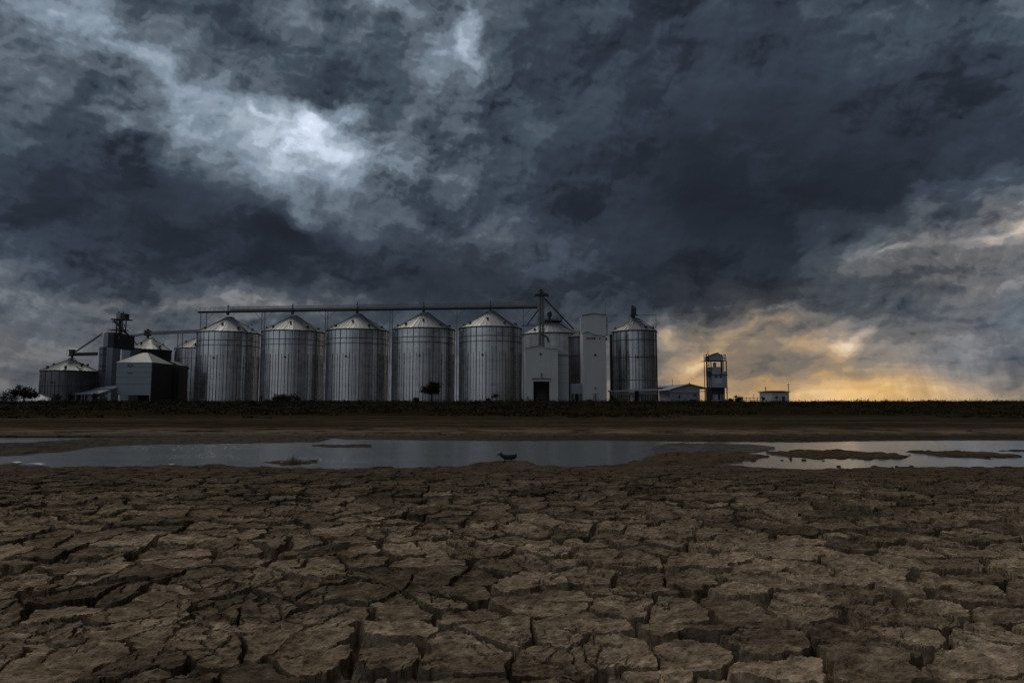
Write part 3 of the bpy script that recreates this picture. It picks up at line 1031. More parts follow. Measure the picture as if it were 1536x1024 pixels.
# ------------------------------------------------------------------ overhead conveyor
def rowpt(px, dy=0.0):
    """depth of the conveyor line at a bearing."""
    u = (px - BIN_PX[0]) / (BIN_PX[4] - BIN_PX[0])
    return 1.0 / ((1 - u) / YROW1 + u / YROW5) + dy


cA, cB = at(297, 468.5, rowpt(297)), at(806, 461.5, rowpt(806))
cv = thing('overhead_conveyor', (cA.x, cA.y, cA.z), 'long railed conveyor gallery running over the peaks of the big bins', 'conveyor')
dv = cB - cA
LEN = dv.length
ux = dv.normalized()
uy = Vector((-ux.y, ux.x, 0)).normalized()


def cpt(s, off, h):
    return ux * s + uy * off + Vector((0, 0, h))


mb = MB()
mb.bar(cpt(0, 0.2, 0.0), cpt(LEN, 0.2, 0.0), 0.75, 0.26)
mb.build('bottom_chord', M_TRUSS, cv)
mb = MB()
mb.bar(cpt(LEN * 0.10, 0.35, 0.60), cpt(LEN, 0.35, 0.60), 0.5, 0.45)
mb.build('trough', M_GREYST, cv)
mb = MB()
mb.bar(cpt(0, -0.45, 0.17), cpt(LEN, -0.45, 0.17), 0.75, 0.06)
mb.build('walkway', M_GREYST, cv)
mb = MB()
n = 66
for h in (0.62, 1.12):
    mb.bar(cpt(0, -0.8, h), cpt(LEN, -0.8, h), 0.05)
mb.bar(cpt(LEN * 0.10, -0.8, 1.05), cpt(LEN, -0.8, 1.05), 0.05, 0.16)
for k in range(n + 1):
    s = LEN * k / n
    mb.bar(cpt(s, -0.8, 0.1), cpt(s, -0.8, 1.16), 0.05)
    mb.bar(cpt(s, 0.62, 0.1), cpt(s, 0.62, 1.16), 0.05)
mb.bar(cpt(0, 0.62, 1.12), cpt(LEN, 0.62, 1.12), 0.05)
mb.build('railing', M_GREYST, cv)
for px in BIN_PX:
    s = (at(px, 465, rowpt(px)) - cA).dot(ux)
    mb = MB()
    mb.bar(cpt(s, 0, 0.1), cpt(s, 0, 1.7), 0.22)
    mb.bar(cpt(s, 0, 0.0), cpt(s, 0, -0.75), 0.55)
    mb.build('discharge_spout', M_TRUSS, cv)

# support masts between the bins
SUP = [('first support mast, at the open left end of the overhead conveyor', 303, 9.0),
       ('braced support mast between the two leftmost big bins', 393, 4.4), ('braced support mast between the second and third big bins', 488.4, 3.6),
       ('braced support mast in the lit gap left of the bin behind the round tree', 586, 4.0),
       ('single support mast in the bright gap right of the bin behind the round tree', 685, 1.2),
       ('single support mast between the last big bin and the white gabled shed', 785, 1.2)]
for lab, px, wpx in SUP:
    Y = rowpt(px)
    top = cA.z + (at(px, 465, Y) - cA).dot(ux) * ux.z - 0.13
    c = at(px, 540, Y)
    hw = max(wpx, 1.0) / FPX * Y / 2
    t = thing('support_mast', (c.x, c.y, TERR), lab, 'support mast', 'masts holding up the overhead conveyor')
    H = top - TERR
    if wpx > 2:
        for sd in (-1, 1):
            mb = MB()
            mb.bar((sd * hw, 0, -0.3), (sd * hw, 0, H), 0.15)
            mb.build('post', M_GREYST, t)
        mb = MB()
        zz = 1.0
        k = 0
        while zz < H - 1.6:
            mb.bar((-hw * (-1) ** k, 0, zz), (hw * (-1) ** k, 0, zz + 1.5), 0.06)
            mb.bar((-hw, 0, zz), (hw, 0, zz), 0.06)
            zz += 1.5
            k += 1
        mb.build('lacing', M_GREYST, t)
    else:
        mb = MB()
        mb.bar((0, 0, -0.3), (0, 0, H), 0.16)
        mb.build('post', M_GREYST, t)
    for sd in (-1, 1):
        if px < 310 and sd < 0:
            continue
        mb = MB()
        mb.bar((sd * hw, 0, H - 2.0), (sd * (hw + 1.7), 0, H), 0.08)
        mb.build('knee_brace', M_GREYST, t)

# ------------------------------------------------------------------ elevator leg (lattice tower) by the white shed
YL = 151.0
pA, pB = at(808.5, 500, YL), at(816.0, 500, YL)
zt = at(812, 443, YL).z
t = thing('elevator_tower', ((pA.x + pB.x) / 2, YL, TERR), 'slim lattice elevator tower rising behind the white gabled shed at the conveyor end', 'elevator tower')
hw = (pB.x - pA.x) / 2
H = zt - TERR
for sx in (-1, 1):
    for sy in (-1, 1):
        mb = MB()
        mb.bar((sx * hw, sy * 0.55, -0.3), (sx * hw, sy * 0.55, H + 1.6), 0.15)
        mb.build('post', M_GREYST, t)
mb = MB()
zz, k = 0.6, 0
while zz < H - 1.2:
    for sy in (-0.55, 0.55):
        mb.bar((-hw, sy, zz), (hw, sy, zz), 0.07)
        mb.bar((-hw * (-1) ** k, sy, zz), (hw * (-1) ** k, sy, zz + 1.5), 0.06)
    for sx in (-hw, hw):
        mb.bar((sx, -0.55, zz), (sx, 0.55, zz + 1.5), 0.05)
    zz += 1.5
    k += 1
mb.build('lattice', M_GREYST, t)
mb = MB()
mb.tube((-0.24, 0, 0), (-0.24, 0, H + 0.2), 0.2, 10)
mb.tube((0.24, 0, 0), (0.24, 0, H + 0.2), 0.2, 10)
mb.build('leg_pipes', M_GREYST, t)
mb = MB()
wl, wr = at(802, 443, YL).x - t.location.x, at(823, 443, YL).x - t.location.x
mb.box(wl, wr, -1.1, 1.1, H - 0.1, H + 0.12)
mb.build('platform', M_TRUSS, t)
mb = MB()
for x in (wl, wl + (wr - wl) * .33, wl + (wr - wl) * .66, wr):
    for y in (-1.1, 1.1):
        mb.bar((x, y, H), (x, y, H + 1.25), 0.07)
for y in (-1.1, 1.1):
    for h in (0.6, 1.2):
        mb.bar((wl, y, H + h), (wr, y, H + h), 0.05)
mb.build('railing', M_GREYST, t)
mb = MB()
mb.box(-0.5, 0.55, -0.5, 0.5, H + 0.12, H + 0.95)
mb.tube((-0.1, -0.35, H + 0.95), (-0.1, 0.35, H + 0.95), 0.42, 12)
mb.tube((0.55, 0, H + 0.35), (1.25, 0, H + 0.35), 0.22, 10)
mb.tube((-1.1, 0, H + 0.30), (-0.5, 0, H + 0.30), 0.24, 10)
mb.build('drive_head', M_TRUSS, t)
mb = MB()
zc = at(812, 432, YL).z - TERR
for sx in (-hw, hw):
    mb.bar((sx, 0, H + 1.2), (sx * 0.7, 0, zc), 0.08)
mb.bar((-hw * 0.7 - 0.3, 0, zc), (hw * 0.7 + 0.2, 0, zc), 0.09)
mb.build('hoist_frame', M_GREYST, t)
tl = t.location
def rel(px, py, Y): return at(px, py, Y) - Vector(tl)
mb = MB()
mb.tube(rel(816, 447, YL), rel(861, 494, YL - 1.0), 0.17, 8)
mb.build('long_spout', M_TRUSS, t)
mb = MB()
mb.tube(rel(808, 464, YL), rel(791, 487, YL + 4), 0.13, 8)
mb.build('short_spout', M_TRUSS, t)
mb = MB()
mb.bar(rel(783, 488.5, YL + 4), rel(807, 487.5, YL + 1), 0.5, 0.3)
mb.build('catwalk', M_GREYST, t)
mb = MB()
pts = [rel(811, 500, YL - 1.6), rel(816, 503, YL - 2.2), rel(821, 506, YL - 2.6), rel(823, 513, YL - 2.8)]
for a, b in zip(pts, pts[1:]):
    mb.tube(a, b, 0.22, 8)
mb.build('bent_pipe', M_TRUSS, t)

# machine head and railed ring on the bright bin
c = at(825, 481, 166)
rt = thing('roof_platform', (c.x, 166, c.z - 0.30), 'round railed platform with a fan head on the peak of the bright bin', 'platform')
mb = MB()
mb.lathe([(1.75, 0.02), (3.0, 0.02), (3.0, 0.16), (1.75, 0.16)], 24)
mb.build('deck', M_TRUSS, rt)
mb = MB()
for k in range(14):
    a = 2 * math.pi * k / 14
    mb.bar((2.95 * math.cos(a), 2.95 * math.sin(a), 0.1), (2.95 * math.cos(a), 2.95 * math.sin(a), 1.1), 0.07)
mb.lathe([(2.92, 0.98), (3.0, 0.98), (3.0, 1.08), (2.92, 1.08)], 24)
mb.lathe([(2.92, 0.52), (3.0, 0.52), (3.0, 0.60), (2.92, 0.60)], 24)
for k in range(8):
    a = 2 * math.pi * k / 8
    mb.bar((2.95 * math.cos(a), 2.95 * math.sin(a), 0.05), (4.4 * math.cos(a), 4.4 * math.sin(a), -1.1), 0.09)
mb.build('railing', M_TRUSS, rt)
mb = MB()
mb.tube((-0.1, 0, 0), (-0.1, 0, 1.3), 0.3, 10)
mb.tube((-0.1, 0, 1.3), (-0.1, 0, 2.3), 0.55, 12, 0.62)
mb.tube((-0.1, 0, 2.3), (0.1, 0, 2.75), 0.5, 10, 0.12)
mb.build('fan_head', M_TRUSS, rt)

# ------------------------------------------------------------------ white gabled shed
YS = 136.0
o0 = at(787.5, 600, YS)
t = thing('white_shed', (o0.x, YS, TERR), 'tall white gabled shed with a dark truck doorway', 'shed')
lx = lambda px, Y=YS: at(px, 560, Y).x - o0.x
lz = lambda py, Y=YS: at(812, py, Y).z - TERR
dxl, dxr = lx(800), lx(824)
zd = lz(572)
outline_top = [(lx(787.5), lz(522.5)), (lx(810), lz(518.2)), (lx(824), lz(523)), (lx(837.3), lz(523))]
D = 9.0
mb = MB()
# front wall with the doorway left open
mb.prism([(lx(787.5), -0.3), (dxl, -0.3), (dxl, zd), (dxr, zd), (dxr, -0.3), (lx(837.3), -0.3), outline_top[3], outline_top[2], outline_top[1], outline_top[0]], 0, 0.25)
mb.box(lx(787.5), lx(787.5) + 0.2, 0.25, D, -0.3, lz(522.6))
mb.box(lx(837.3) - 0.2, lx(837.3), 0.25, D, -0.3, lz(523.1))
mb.box(lx(787.5) + 0.2, lx(837.3) - 0.2, D - 0.25, D, -0.3, lz(523.5))
mb.build('wall', M_WHITE, t)
rf = MB()
for a, b in zip(outline_top, outline_top[1:]):
    rf.slab([(a[0] - 0.05, -0.25, a[1] + 0.12), (b[0] + 0.02, -0.25, b[1] + 0.12), (b[0] + 0.02, D + 0.1, b[1] + 0.12), (a[0] - 0.05, D + 0.1, a[1] + 0.12)], 0.1)
rf.build('roof', M_PALE, t)
mb = MB()
mb.box(dxl - 0.2, dxr + 0.15, -0.22, -0.004, zd + 0.02, zd + 0.5)
hd = mb.build('door_header', M_PALE, t)
mb = MB()
mb.box(dxl - 0.35, dxr + 0.3, -0.35, -0.004, zd + 0.52, zd + 0.64)
mb.build('door_rail', M_TRUSS, t)
mb = MB()
mb.tube((lx(811), -0.10, lz(531)), (lx(811), 0.0, lz(531)), 0.22, 12)
mb.build('round_vent', M_BLACK, t)
mb = MB()
mb.box(lx(811.3), lx(812.6), -0.35, -0.003, lz(565.5), lz(561))
mb.tube((lx(812), -0.3, lz(561)), (lx(812), -0.1, lz(559.8)), 0.12, 8)
mb.build('door_lamp', M_GREYST, t)
mb = MB()
mb.box(lx(789.7), lx(792.6), -0.12, -0.003, lz(599), lz(594.5))
mb.build('wall_box', M_GREYST, t)
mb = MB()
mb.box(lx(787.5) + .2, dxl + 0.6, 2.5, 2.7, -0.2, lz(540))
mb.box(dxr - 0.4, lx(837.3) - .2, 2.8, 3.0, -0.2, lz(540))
mb.build('inner_partition', M_DARKSHADE, t)
# annex on the right of the shed, set back
YX = YS + 3.0
t = thing('shed_annex', (at(837.8, 600, YX).x, YX, TERR), 'narrow pale annex with a lean-to top against the right side of the gabled shed', 'annex')
o1 = t.location.copy()
ax = lambda px: at(px, 560, YX).x - o1.x
azz = lambda py: at(845, py, YX).z - TERR
mb = MB()
mb.box(0.02, ax(853), 0, 6, -0.3, azz(533.5))
mb.build('wall', M_TOWERW, t)
mb = MB()
mb.prism([(0.0, azz(531.2)), (ax(854.0), azz(531.2)), (ax(854.0), azz(530.4)), (ax(841), azz(520.5)), (0.0, azz(520.5))], 0.05, 6)
mb.build('lean_to_top', M_PALE, t)
mb = MB()
mb.box(-0.02, ax(854.0), -0.15, 6.0, azz(533.5) + 0.004, azz(531.4))
mb.build('cornice', M_GREYST, t)
mb = MB()
for py in (547, 560, 575):
    mb.box(0.02, ax(853) + 0.03, -0.03, -0.003, azz(py), azz(py) + 0.06)
mb.build('sheet_joints', M_GREYST, t)
mb = MB()
for py in (538, 543, 558, 566):
    mb.box(ax(853), ax(854.4), 0.2, 0.6, azz(py), azz(py) + 0.3)
mb.build('brackets', M_TRUSS, t)

# ------------------------------------------------------------------ little loading house between shed and tower
YK = 140.0
t = thing('loading_house', (at(856, 600, YK).x, YK, TERR), 'small grey loading house on open legs between the shed and the tall white tower', 'loading house')
o2 = t.location.copy()
kx = lambda px: at(px, 590, YK).x - o2.x
kz = lambda py: at(865, py, YK).z - TERR
mb = MB()
mb.box(0, kx(874), 0, 4, kz(590.5), kz(575))
mb.build('body', M_SHEET, t)
for px in (856.6, 861.5, 869.5, 873.4):
    mb = MB()
    mb.box(kx(px) - 0.16, kx(px) + 0.16, 0.05, 0.4, -0.3, kz(590.5) - 0.002)
    mb.build('leg', M_GREYST, t)
mb = MB()
mb.bar((kx(862), 0.2, kz(599)), (kx(869), 0.2, kz(592)), 0.12)
mb.bar((kx(866), 1.2, kz(600)), (kx(866), 1.2, kz(591)), 0.5)
mb.build('chute', M_TRUSS, t)

# ------------------------------------------------------------------ tall white tower
YT = 138.0
t = thing('white_tower', (at(875, 600, YT).x, YT, TERR), 'tall narrow white tower with a rust-stained lower half and a bulkier top', 'tower')
o3 = t.location.copy()
tx_ = lambda px, Y=YT: at(px, 540, Y).x - o3.x
tz = lambda py, Y=YT: at(893, py, Y).z - TERR
mb = MB()
mb.prism([(0.0, -0.3), (tx_(909.5), -0.3), (tx_(909.5), tz(504.3)), (tx_(892), tz(502.2)), (tx_(881), tz(497.3)), (0.0, tz(500.5))], 0, 4.0)
mb.build('lower_body', M_TOWERW, t)
mb = MB()
up = [(tx_(874.6), tz(472)), (tx_(892.5), tz(469)), (tx_(905), tz(470.6)), (tx_(911.0), tz(471.0))]
YU = 1.6
mb.prism([(tx_(874.8), -0.3), (tx_(911.0), -0.3)] + up[::-1], YU, 5.4)
mb.build('upper_body', M_WHITE, t)
mb = MB()
for a, b in zip(up, up[1:]):
    mb.slab([(a[0] - 0.03, YU - 0.2, a[1] + 0.1), (b[0] + 0.03, YU - 0.2, b[1] + 0.1), (b[0] + 0.03, 5.5, b[1] + 0.1), (a[0] - 0.03, 5.5, a[1] + 0.1)], 0.08)
mb.build('roof_edge', M_TRUSS, t)
mb = MB()
lo_ = [(-0.05, tz(500.5)), (tx_(881), tz(497.3)), (tx_(892), tz(502.2)), (tx_(909.7), tz(504.3))]
for a, b in zip(lo_, lo_[1:]):
    mb.slab([(a[0], -0.25, a[1] + 0.1), (b[0], -0.25, b[1] + 0.1), (b[0], YU - 0.01, b[1] + 0.1), (a[0], YU - 0.01, a[1] + 0.1)], 0.08)
mb.build('lower_roof', M_PALE, t)
mb = MB()
for k, (a, b) in enumerate(((880, 882.4), (882.9, 885.2), (885.8, 888.0), (888.4, 890.6))):
    mb.box(tx_(a), tx_(b), -0.02, -0.004, tz(509.2), tz(505.6 + 0.25 * (k % 2)))
mb.build('rust_stain', M_RUST, t)
mb = MB()
mb.box(tx_(891.2), tx_(893.4), -0.03, -0.004, tz(509), tz(505.8))
mb.box(tx_(899.0), tx_(901.2), -0.05, -0.004, tz(509), tz(506.6))
mb.build('small_opening', M_BLACK, t)
for py, rr, mm in ((532.5, 0.24, M_BLACK), (582, 0.22, M_GREYST)):
    mb = MB()
    mb.tube((tx_(892.8), -0.06, tz(py)), (tx_(892.8), 0.0, tz(py)), rr, 14)
    mb.build('round_vent', mm, t)
mb = MB()
mb.box(tx_(908.5), tx_(911.5), -0.1, 0.3, tz(510), tz(507))
mb.build('corner_lamp', M_TRUSS, t)
mb = MB()
for sd in (912.2, 914.6):
    mb.bar((tx_(sd), 3.2, tz(500)), (tx_(sd), 3.2, tz(472.5)), 0.09)
for k in range(18):
    zz = tz(500) + (tz(472.5) - tz(500)) * k / 17
    mb.bar((tx_(912.2), 3.2, zz), (tx_(914.6), 3.2, zz), 0.05)
mb.box(tx_(911.2), tx_(915.4), 2.8, 3.6, tz(500.4), tz(499.6))
mb.box(tx_(911.2), tx_(914.6), 2.8, 3.6, tz(486.4), tz(485.6))
mb.build('caged_ladder', M_TRUSS, t)
mb = MB()
for k in range(8):
    py = 476 + k * 3.0
    mb.box(tx_(873.2), tx_(874.7), YU + 0.2, YU + 0.5, tz(py), tz(py) + 0.12)
mb.bar((tx_(873.3), YU + 0.3, tz(474)), (tx_(873.3), YU + 0.3, tz(500)), 0.06)
mb.build('side_rungs', M_TRUSS, t)
mb = MB()
mb.bar((tx_(889.5), -0.5, 0), (tx_(890.2), -0.3, tz(592.5)), 0.12)
mb.bar((tx_(892.8), -0.5, 0), (tx_(892.6), -0.3, tz(591.5)), 0.12)
mb.bar((tx_(887.5), -0.4, tz(591.0)), (tx_(897), -0.4, tz(590.6)), 0.09)
mb.build('filling_pipe', M_TRUSS, t)

mb = MB()
mb.bar((tx_(911), 2.4, tz(472)), (tx_(911), 2.4, tz(462)), 0.07)
pts = [(911, 462), (912.3, 456), (911.5, 451), (908, 446.5), (906, 442)]
for a, b in zip(pts, pts[1:]):
    mb.bar((tx_(a[0]), 2.4, tz(a[1])), (tx_(b[0]), 2.4, tz(b[1])), 0.07)
mb.bar((tx_(904.5), 2.4, tz(441.5)), (tx_(918), 2.4, tz(441.5)), 0.07)
mb.build('roof_mast', M_GREYST, t)

# ------------------------------------------------------------------ motor head, props and mast on the slim bin
c = at(952, 478, 150)
t = thing('drive_machine', (at(950.5, 478, 150).x, 150, c.z), 'dark motor head with spread struts on the peak of the slim bin', 'machine')
q0 = t.location.copy()
hz = lambda py: at(950.5, py, 150).z - q0.z
hx = lambda px: at(px, 478, 150).x - q0.x
mb = MB()
mb.box(-0.55, 0.5, -0.5, 0.5, hz(472), hz(462.5))
mb.tube((-0.25, 0, hz(462.5)), (-0.25, 0, hz(458)), 0.26, 10)
mb.tube((0.28, 0, hz(462.5)), (0.28, 0, hz(459)), 0.15, 8)
mb.box(-0.75, 0.9, -0.7, 0.7, hz(473), hz(472) - 0.003)
mb.tube((-0.2, 0, hz(473)), (0.1, 0, hz(480)), 0.5, 10, 0.25)
mb.build('motor_housing', M_TRUSS, t)
for px, y in ((930, -2.6), (938.5, -4.2), (955, -4.75), (966, -3.6), (977, -1.5)):
    mb = MB()
    mb.bar((0, 0, hz(474)), (hx(px), y, hz(492.5)), 0.10)
    mb.build('strut', M_TRUSS, t)
mb = MB()
mb.bar((0.5, 0, hz(473)), (hx(984), 0, hz(472)), 0.07)
mb.bar((hx(984), 0, hz(472)), (hx(984), 0, hz(493.5)), 0.07)
mb.box(hx(977.5), hx(981), -0.2, 0.2, hz(494), hz(490))
mb.build('rail_frame', M_TRUSS, t)

# thin ladder cage left of the slim bin
c = at(917, 540, 152)
t = thing('ladder_tower', (c.x, 152, TERR), 'narrow dark ladder tower between the white tower and the slim bin', 'ladder tower')
lz_ = lambda py: at(917, py, 152).z - TERR
mb = MB()
mb.box(-0.30, 0.34, -0.3, 0.3, -0.2, lz_(502.5))
mb.build('casing', M_DARKSHADE, t)
mb = MB()
mb.box(-0.36, 0.40, -0.36, 0.36, lz_(502.5) + 0.003, lz_(501.8))
mb.build('cap', M_TRUSS, t)
# ------------------------------------------------------------------ left cluster
def frame_fn(px0, Y, pref):
    o = at(px0, 600, Y)
    return (lambda px: at(px, 560, Y).x - o.x), (lambda py: at(pref, py, Y).z - TERR), Vector((o.x, Y, TERR))


# elevator house: block tower
YB = 158.0
fx, fz, o = frame_fn(153, YB, 165)
t = thing('elevator_house', o, 'tall dark block tower with an open head frame on top, far left', 'elevator house')
mb = MB()
mb.box(0, fx(167.2), 0, 3.2, -0.3, fz(521))
mb.build('shaft', M_SHEET, t)
mb = MB()
mb.box(0.0, fx(168.5), 0.0 - 0.12, 8.6, fz(521) + 0.01, fz(498.5))
mb.build('top_block', M_DARKSHADE, t)
mb = MB()
mb.box(fx(153.4), fx(160), -0.16, -0.125, fz(520), fz(499.5))
mb.build('light_panel', M_SHEET, t)
mb = MB()
mb.box(fx(170.0), fx(171.5), 1.2, 1.5, fz(508), fz(503.5))
mb.box(fx(160.5), fx(161.4), -0.03, -0.004, -0.2, fz(522))
mb.build('window', M_GREYST, t)
# head frame
mb = MB()
zb, zp, zh = fz(498.4), fz(478.6), fz(477.0)
xa, xb = fx(166.2), fx(174.5)
for x in (xa, xb):
    for y in (1.4, 2.9):
        mb.bar((x, y, zb), (x, y, zp), 0.22)
k = 0
zz = zb
while zz < zp - 0.8:
    for y in (1.4, 2.9):
        mb.bar((xa if k % 2 else xb, y, zz), (xb if k % 2 else xa, y, zz + 0.9), 0.10)
        mb.bar((xa, y, zz), (xb, y, zz), 0.09)
    zz += 0.9
    k += 1
mb.tube(((xa + xb) / 2 - 0.2, 2.1, zb), ((xa + xb) / 2 - 0.2, 2.1, zp), 0.36, 8)
mb.build('head_frame', M_TRUSS, t)
mb = MB()
mb.box(fx(159), fx(183), 0.8, 3.5, zp, zh)
mb.box(fx(154.5), fx(179), 0.9, 3.3, fz(494), fz(493.2))
mb.build('platform', M_TRUSS, t)
mb = MB()
for px in (161, 167, 175, 181.5):
    mb.bar((fx(px), 0.9, fz(490)), (fx(px), 0.9, zp), 0.06)
for px in (155, 160, 166, 172, 178):
    mb.bar((fx(px), 0.9, fz(493.2)), (fx(px), 0.9, fz(498)), 0.06)
mb.build('rail_posts', M_GREYST, t)
mb = MB()
mb.box(fx(165.5), fx(171.8), 1.2, 3.0, zh + 0.003, fz(468))
mb.build('motor_box', M_SHEET, t)
mb = MB()
mb.box(fx(172.2), fx(178.8), 1.3, 3.0, zh + 0.003, fz(468.8))
mb.bar((fx(166), 2, fz(468)), (fx(166), 2, fz(465.6)), 0.2)
mb.bar((fx(173), 2, fz(468.5)), (fx(173), 2, fz(466)), 0.2)
mb.build('motor_guard', M_TRUSS, t)
rl = lambda px, py, Y: at(px, py, Y) - o
mb = MB()
mb.tube(rl(170, 481, YB + 1), rl(180, 489, YB + 2), 0.28, 8)
mb.tube(rl(180, 488, YB + 2), rl(206, 517, YB + 10), 0.13, 8)
mb.tube(rl(178, 489, YB + 2), rl(196, 507, YB + 8), 0.11, 8)
mb.build('right_spout', M_GREYST, t)
mb = MB()
mb.tube(rl(153.5, 499, YB + 0.5), rl(113, 527, 150.5), 0.10, 8)
mb.tube(rl(153.5, 501, YB + 0.5), rl(114.5, 527.5, 150.5), 0.10, 8)
mb.build('left_spout', M_TRUSS, t)

# pale bucket lift left of the elevator house
fx, fz, o = frame_fn(145, 155.0, 149)
t = thing('bucket_lift', o, 'pale grey bucket lift casing standing left of the dark block tower', 'bucket lift')
mb = MB()
mb.box(0, fx(152.6), 0, 1.4, -0.3, fz(519.5))
mb.build('casing', M_SHEET, t)
mb = MB()
for py in (524, 532, 549, 556):
    mb.box(-0.05, fx(152.6) + 0.05, -0.06, 1.45, fz(py), fz(py) + 0.14)
mb.build('bands', M_TRUSS, t)

# conveyor from the lift to the small bin
a, b = at(106, 531, 150.0), at(146, 530.3, 154.0)
t = thing('short_conveyor', a, 'short grey conveyor bridging from the bucket lift to the small left bin', 'conveyor')
d = b - a
mb = MB()
mb.bar((0.6, 0, 0.05), d + Vector((0, 0, 0.05)), 0.7, 0.55)
mb.build('trough', M_GREYST, t)
mb = MB()
mb.bar((-0.6, 0, -0.35), d + Vector((0, 0, -0.35)), 0.9, 0.16)
mb.build('walkway', M_TRUSS, t)
mb = MB()
mb.box(-0.1, 0.75, -0.5, 0.5, -0.25, 1.0)
mb.tube((0.3, 0, -0.3), (0.45, 0, -0.95), 0.3, 8, 0.16)
mb.box(-0.65, -0.1, -0.4, 0.4, 0.75, 0.85)
for x in (-0.62, -0.1):
    mb.bar((x, -0.4, -0.3), (x, -0.4, 0.8), 0.05)
mb.build('head_box', M_TRUSS, t)

# annex block behind
fx, fz, o = frame_fn(179, 168.0, 186)
t = thing('grey_block', o, 'plain grey block behind the tower, left of the tiered roof bin', 'building')
mb = MB()
mb.box(0, fx(194), 0, 5, -0.3, fz(521.5))
mb.build('wall', M_SHEET, t)
mb = MB()
mb.box(-0.1, fx(194) + 0.1, -0.12, 5.1, fz(521.5) + 0.002, fz(521) + 0.1)
mb.build('parapet', M_TRUSS, t)

# hopper house: square, grey front, pyramid roof, open underneath
YH = 150.0
fx, fz, o = frame_fn(172.5, YH, 200)
t = thing('hopper_house', o, 'square grey hopper house with a hipped roof and an open dark base', 'hopper house')
wx1 = fx(227)
DH = 9.2
ze = fz(543.5)
zo = fz(592.5)
mb = MB()
mb.box(0, wx1, 0.0, 0.2, zo, ze)
mb.build('front_wall', M_SHEET, t)
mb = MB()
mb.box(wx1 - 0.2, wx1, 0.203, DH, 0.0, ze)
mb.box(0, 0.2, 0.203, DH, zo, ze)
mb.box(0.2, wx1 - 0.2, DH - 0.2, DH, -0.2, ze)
mb.build('side_walls', M_DARKSHADE, t)  # darker sheet than the front: shade of the sides put into the colour
ax_, ay_ = (wx1) / 2 + 0.05, DH / 2
za = fz(527)
e = 0.18
cs = [(-e, -e, ze + 0.02), (wx1 + e, -e, ze + 0.02), (wx1 + e, DH + e, ze + 0.02), (-e, DH + e, ze + 0.02)]
tp = 0.55
ts = [(ax_ - tp, ay_ - tp, za), (ax_ + tp, ay_ - tp, za), (ax_ + tp, ay_ + tp, za), (ax_ - tp, ay_ + tp, za)]
mb = MB()
mb.add(cs + ts, [(0, 1, 5, 4), (1, 2, 6, 5), (2, 3, 7, 6), (3, 0, 4, 7), (4, 5, 6, 7), (3, 2, 1, 0)])
mb.build('roof', M_GREYST, t)
for sx in (0.14, wx1 - 0.14):
    for sy in (0.14, DH - 0.34):
        mb = MB()
        mb.bar((sx, sy, -0.3), (sx, sy, zo), 0.26)
        mb.build('leg', M_GREYST, t)
mb = MB()
for py in (551, 558.5, 566, 576):
    mb.box(0, wx1, -0.012, -0.002, fz(py), fz(py) + 0.06)
mb.build('sheet_joints', M_DARKSHADE, t)
for py in (548, 559.5):
    mb = MB()
    mb.lathe([(0.45, -0.06), (0.62, -0.06), (0.62, 0.0), (0.45, 0.0)], 16)
    mb.v = [(x * 1.0 + fx(195), -0.04 + z, fz(py) + y * (0.45 if py < 550 else 0.16)) for x, y, z in mb.v]
    mb.build('loop_marking', M_TRUSS, t)
# side lean-to on the far right of the hopper house
fx2, fz2, o2_ = frame_fn(246, 158.0, 253)
t = thing('dark_lean_to', o2_, 'dark lean-to with a sloping top against the right side of the hopper house', 'lean-to')
mb = MB()
mb.prism([(fx2(229), -0.3), (fx2(260.5), -0.3), (fx2(260.5), fz2(547.5)), (fx2(255), fz2(546)), (fx2(246), fz2(541)), (fx2(229), fz2(545))], 2.4, 7)
mb.build('wall', M_DARKSHADE, t)
mb = MB()
mb.slab([(fx2(246), 2.3, fz2(541) + 0.1), (fx2(260.9), 2.3, fz2(547.5) + 0.1), (fx2(260.9), 7.1, fz2(547.5) + 0.1), (fx2(246), 7.1, fz2(541) + 0.1)], 0.08)
mb.build('roof', M_TRUSS, t)

# low machine shed with sloping roof
YM = 146.0
fx, fz, o = frame_fn(109, YM, 135)
t = thing('machine_shed', o, 'low shed with a pale sloping roof in front of the dark block tower', 'shed')
mb = MB()
mb.slab([(fx(106), -0.4, fz(591)), (fx(150), -0.4, fz(590.5)), (fx(158), 4.5, fz(580.5)), (fx(128), 4.5, fz(581.5))], 0.12)
mb.slab([(fx(128), 3.0, fz(582.5)), (fx(160), 3.0, fz(582)), (fx(164), 6.0, fz(577)), (fx(137), 6.0, fz(577.5))], 0.12)
mb.build('roof', M_SHEET, t)
mb = MB()
mb.box(fx(131), fx(150), 0.3, 4, -0.3, fz(591) - 0.16)
mb.box(fx(110), fx(116), 0.3, 4, -0.3, fz(591) - 0.16)
mb.box(fx(116), fx(131), 3.8, 4, -0.3, fz(591) - 0.16)
mb.build('wall', M_BLUEGREY, t)
mb = MB()
mb.box(fx(140), fx(144), 0.25, 0.296, fz(598.5), fz(594))
mb.build('window', M_BLACK, t)
for px in (117, 125.5, 130):
    mb = MB()
    mb.bar((fx(px), -0.2, -0.3), (fx(px), -0.2, fz(591) - 0.12), 0.18)
    mb.build('post', M_GREYST, t)
fx, fz, o = frame_fn(158, 145.0, 164)
t = thing('stepped_kiosk', o, 'small stepped blue-grey kiosk at the foot of the hopper house', 'kiosk')
mb = MB()
mb.box(0, fx(168), 0, 2.5, -0.3, fz(592))
mb.box(fx(164), fx(168.4), -0.05, 2.5, fz(592) + 0.003, fz(588.5))
mb.build('wall', M_BLUEGREY, t)
mb = MB()
mb.box(fx(160), fx(162.5), -0.03, -0.003, fz(600), fz(595))
mb.build('door', M_TRUSS, t)

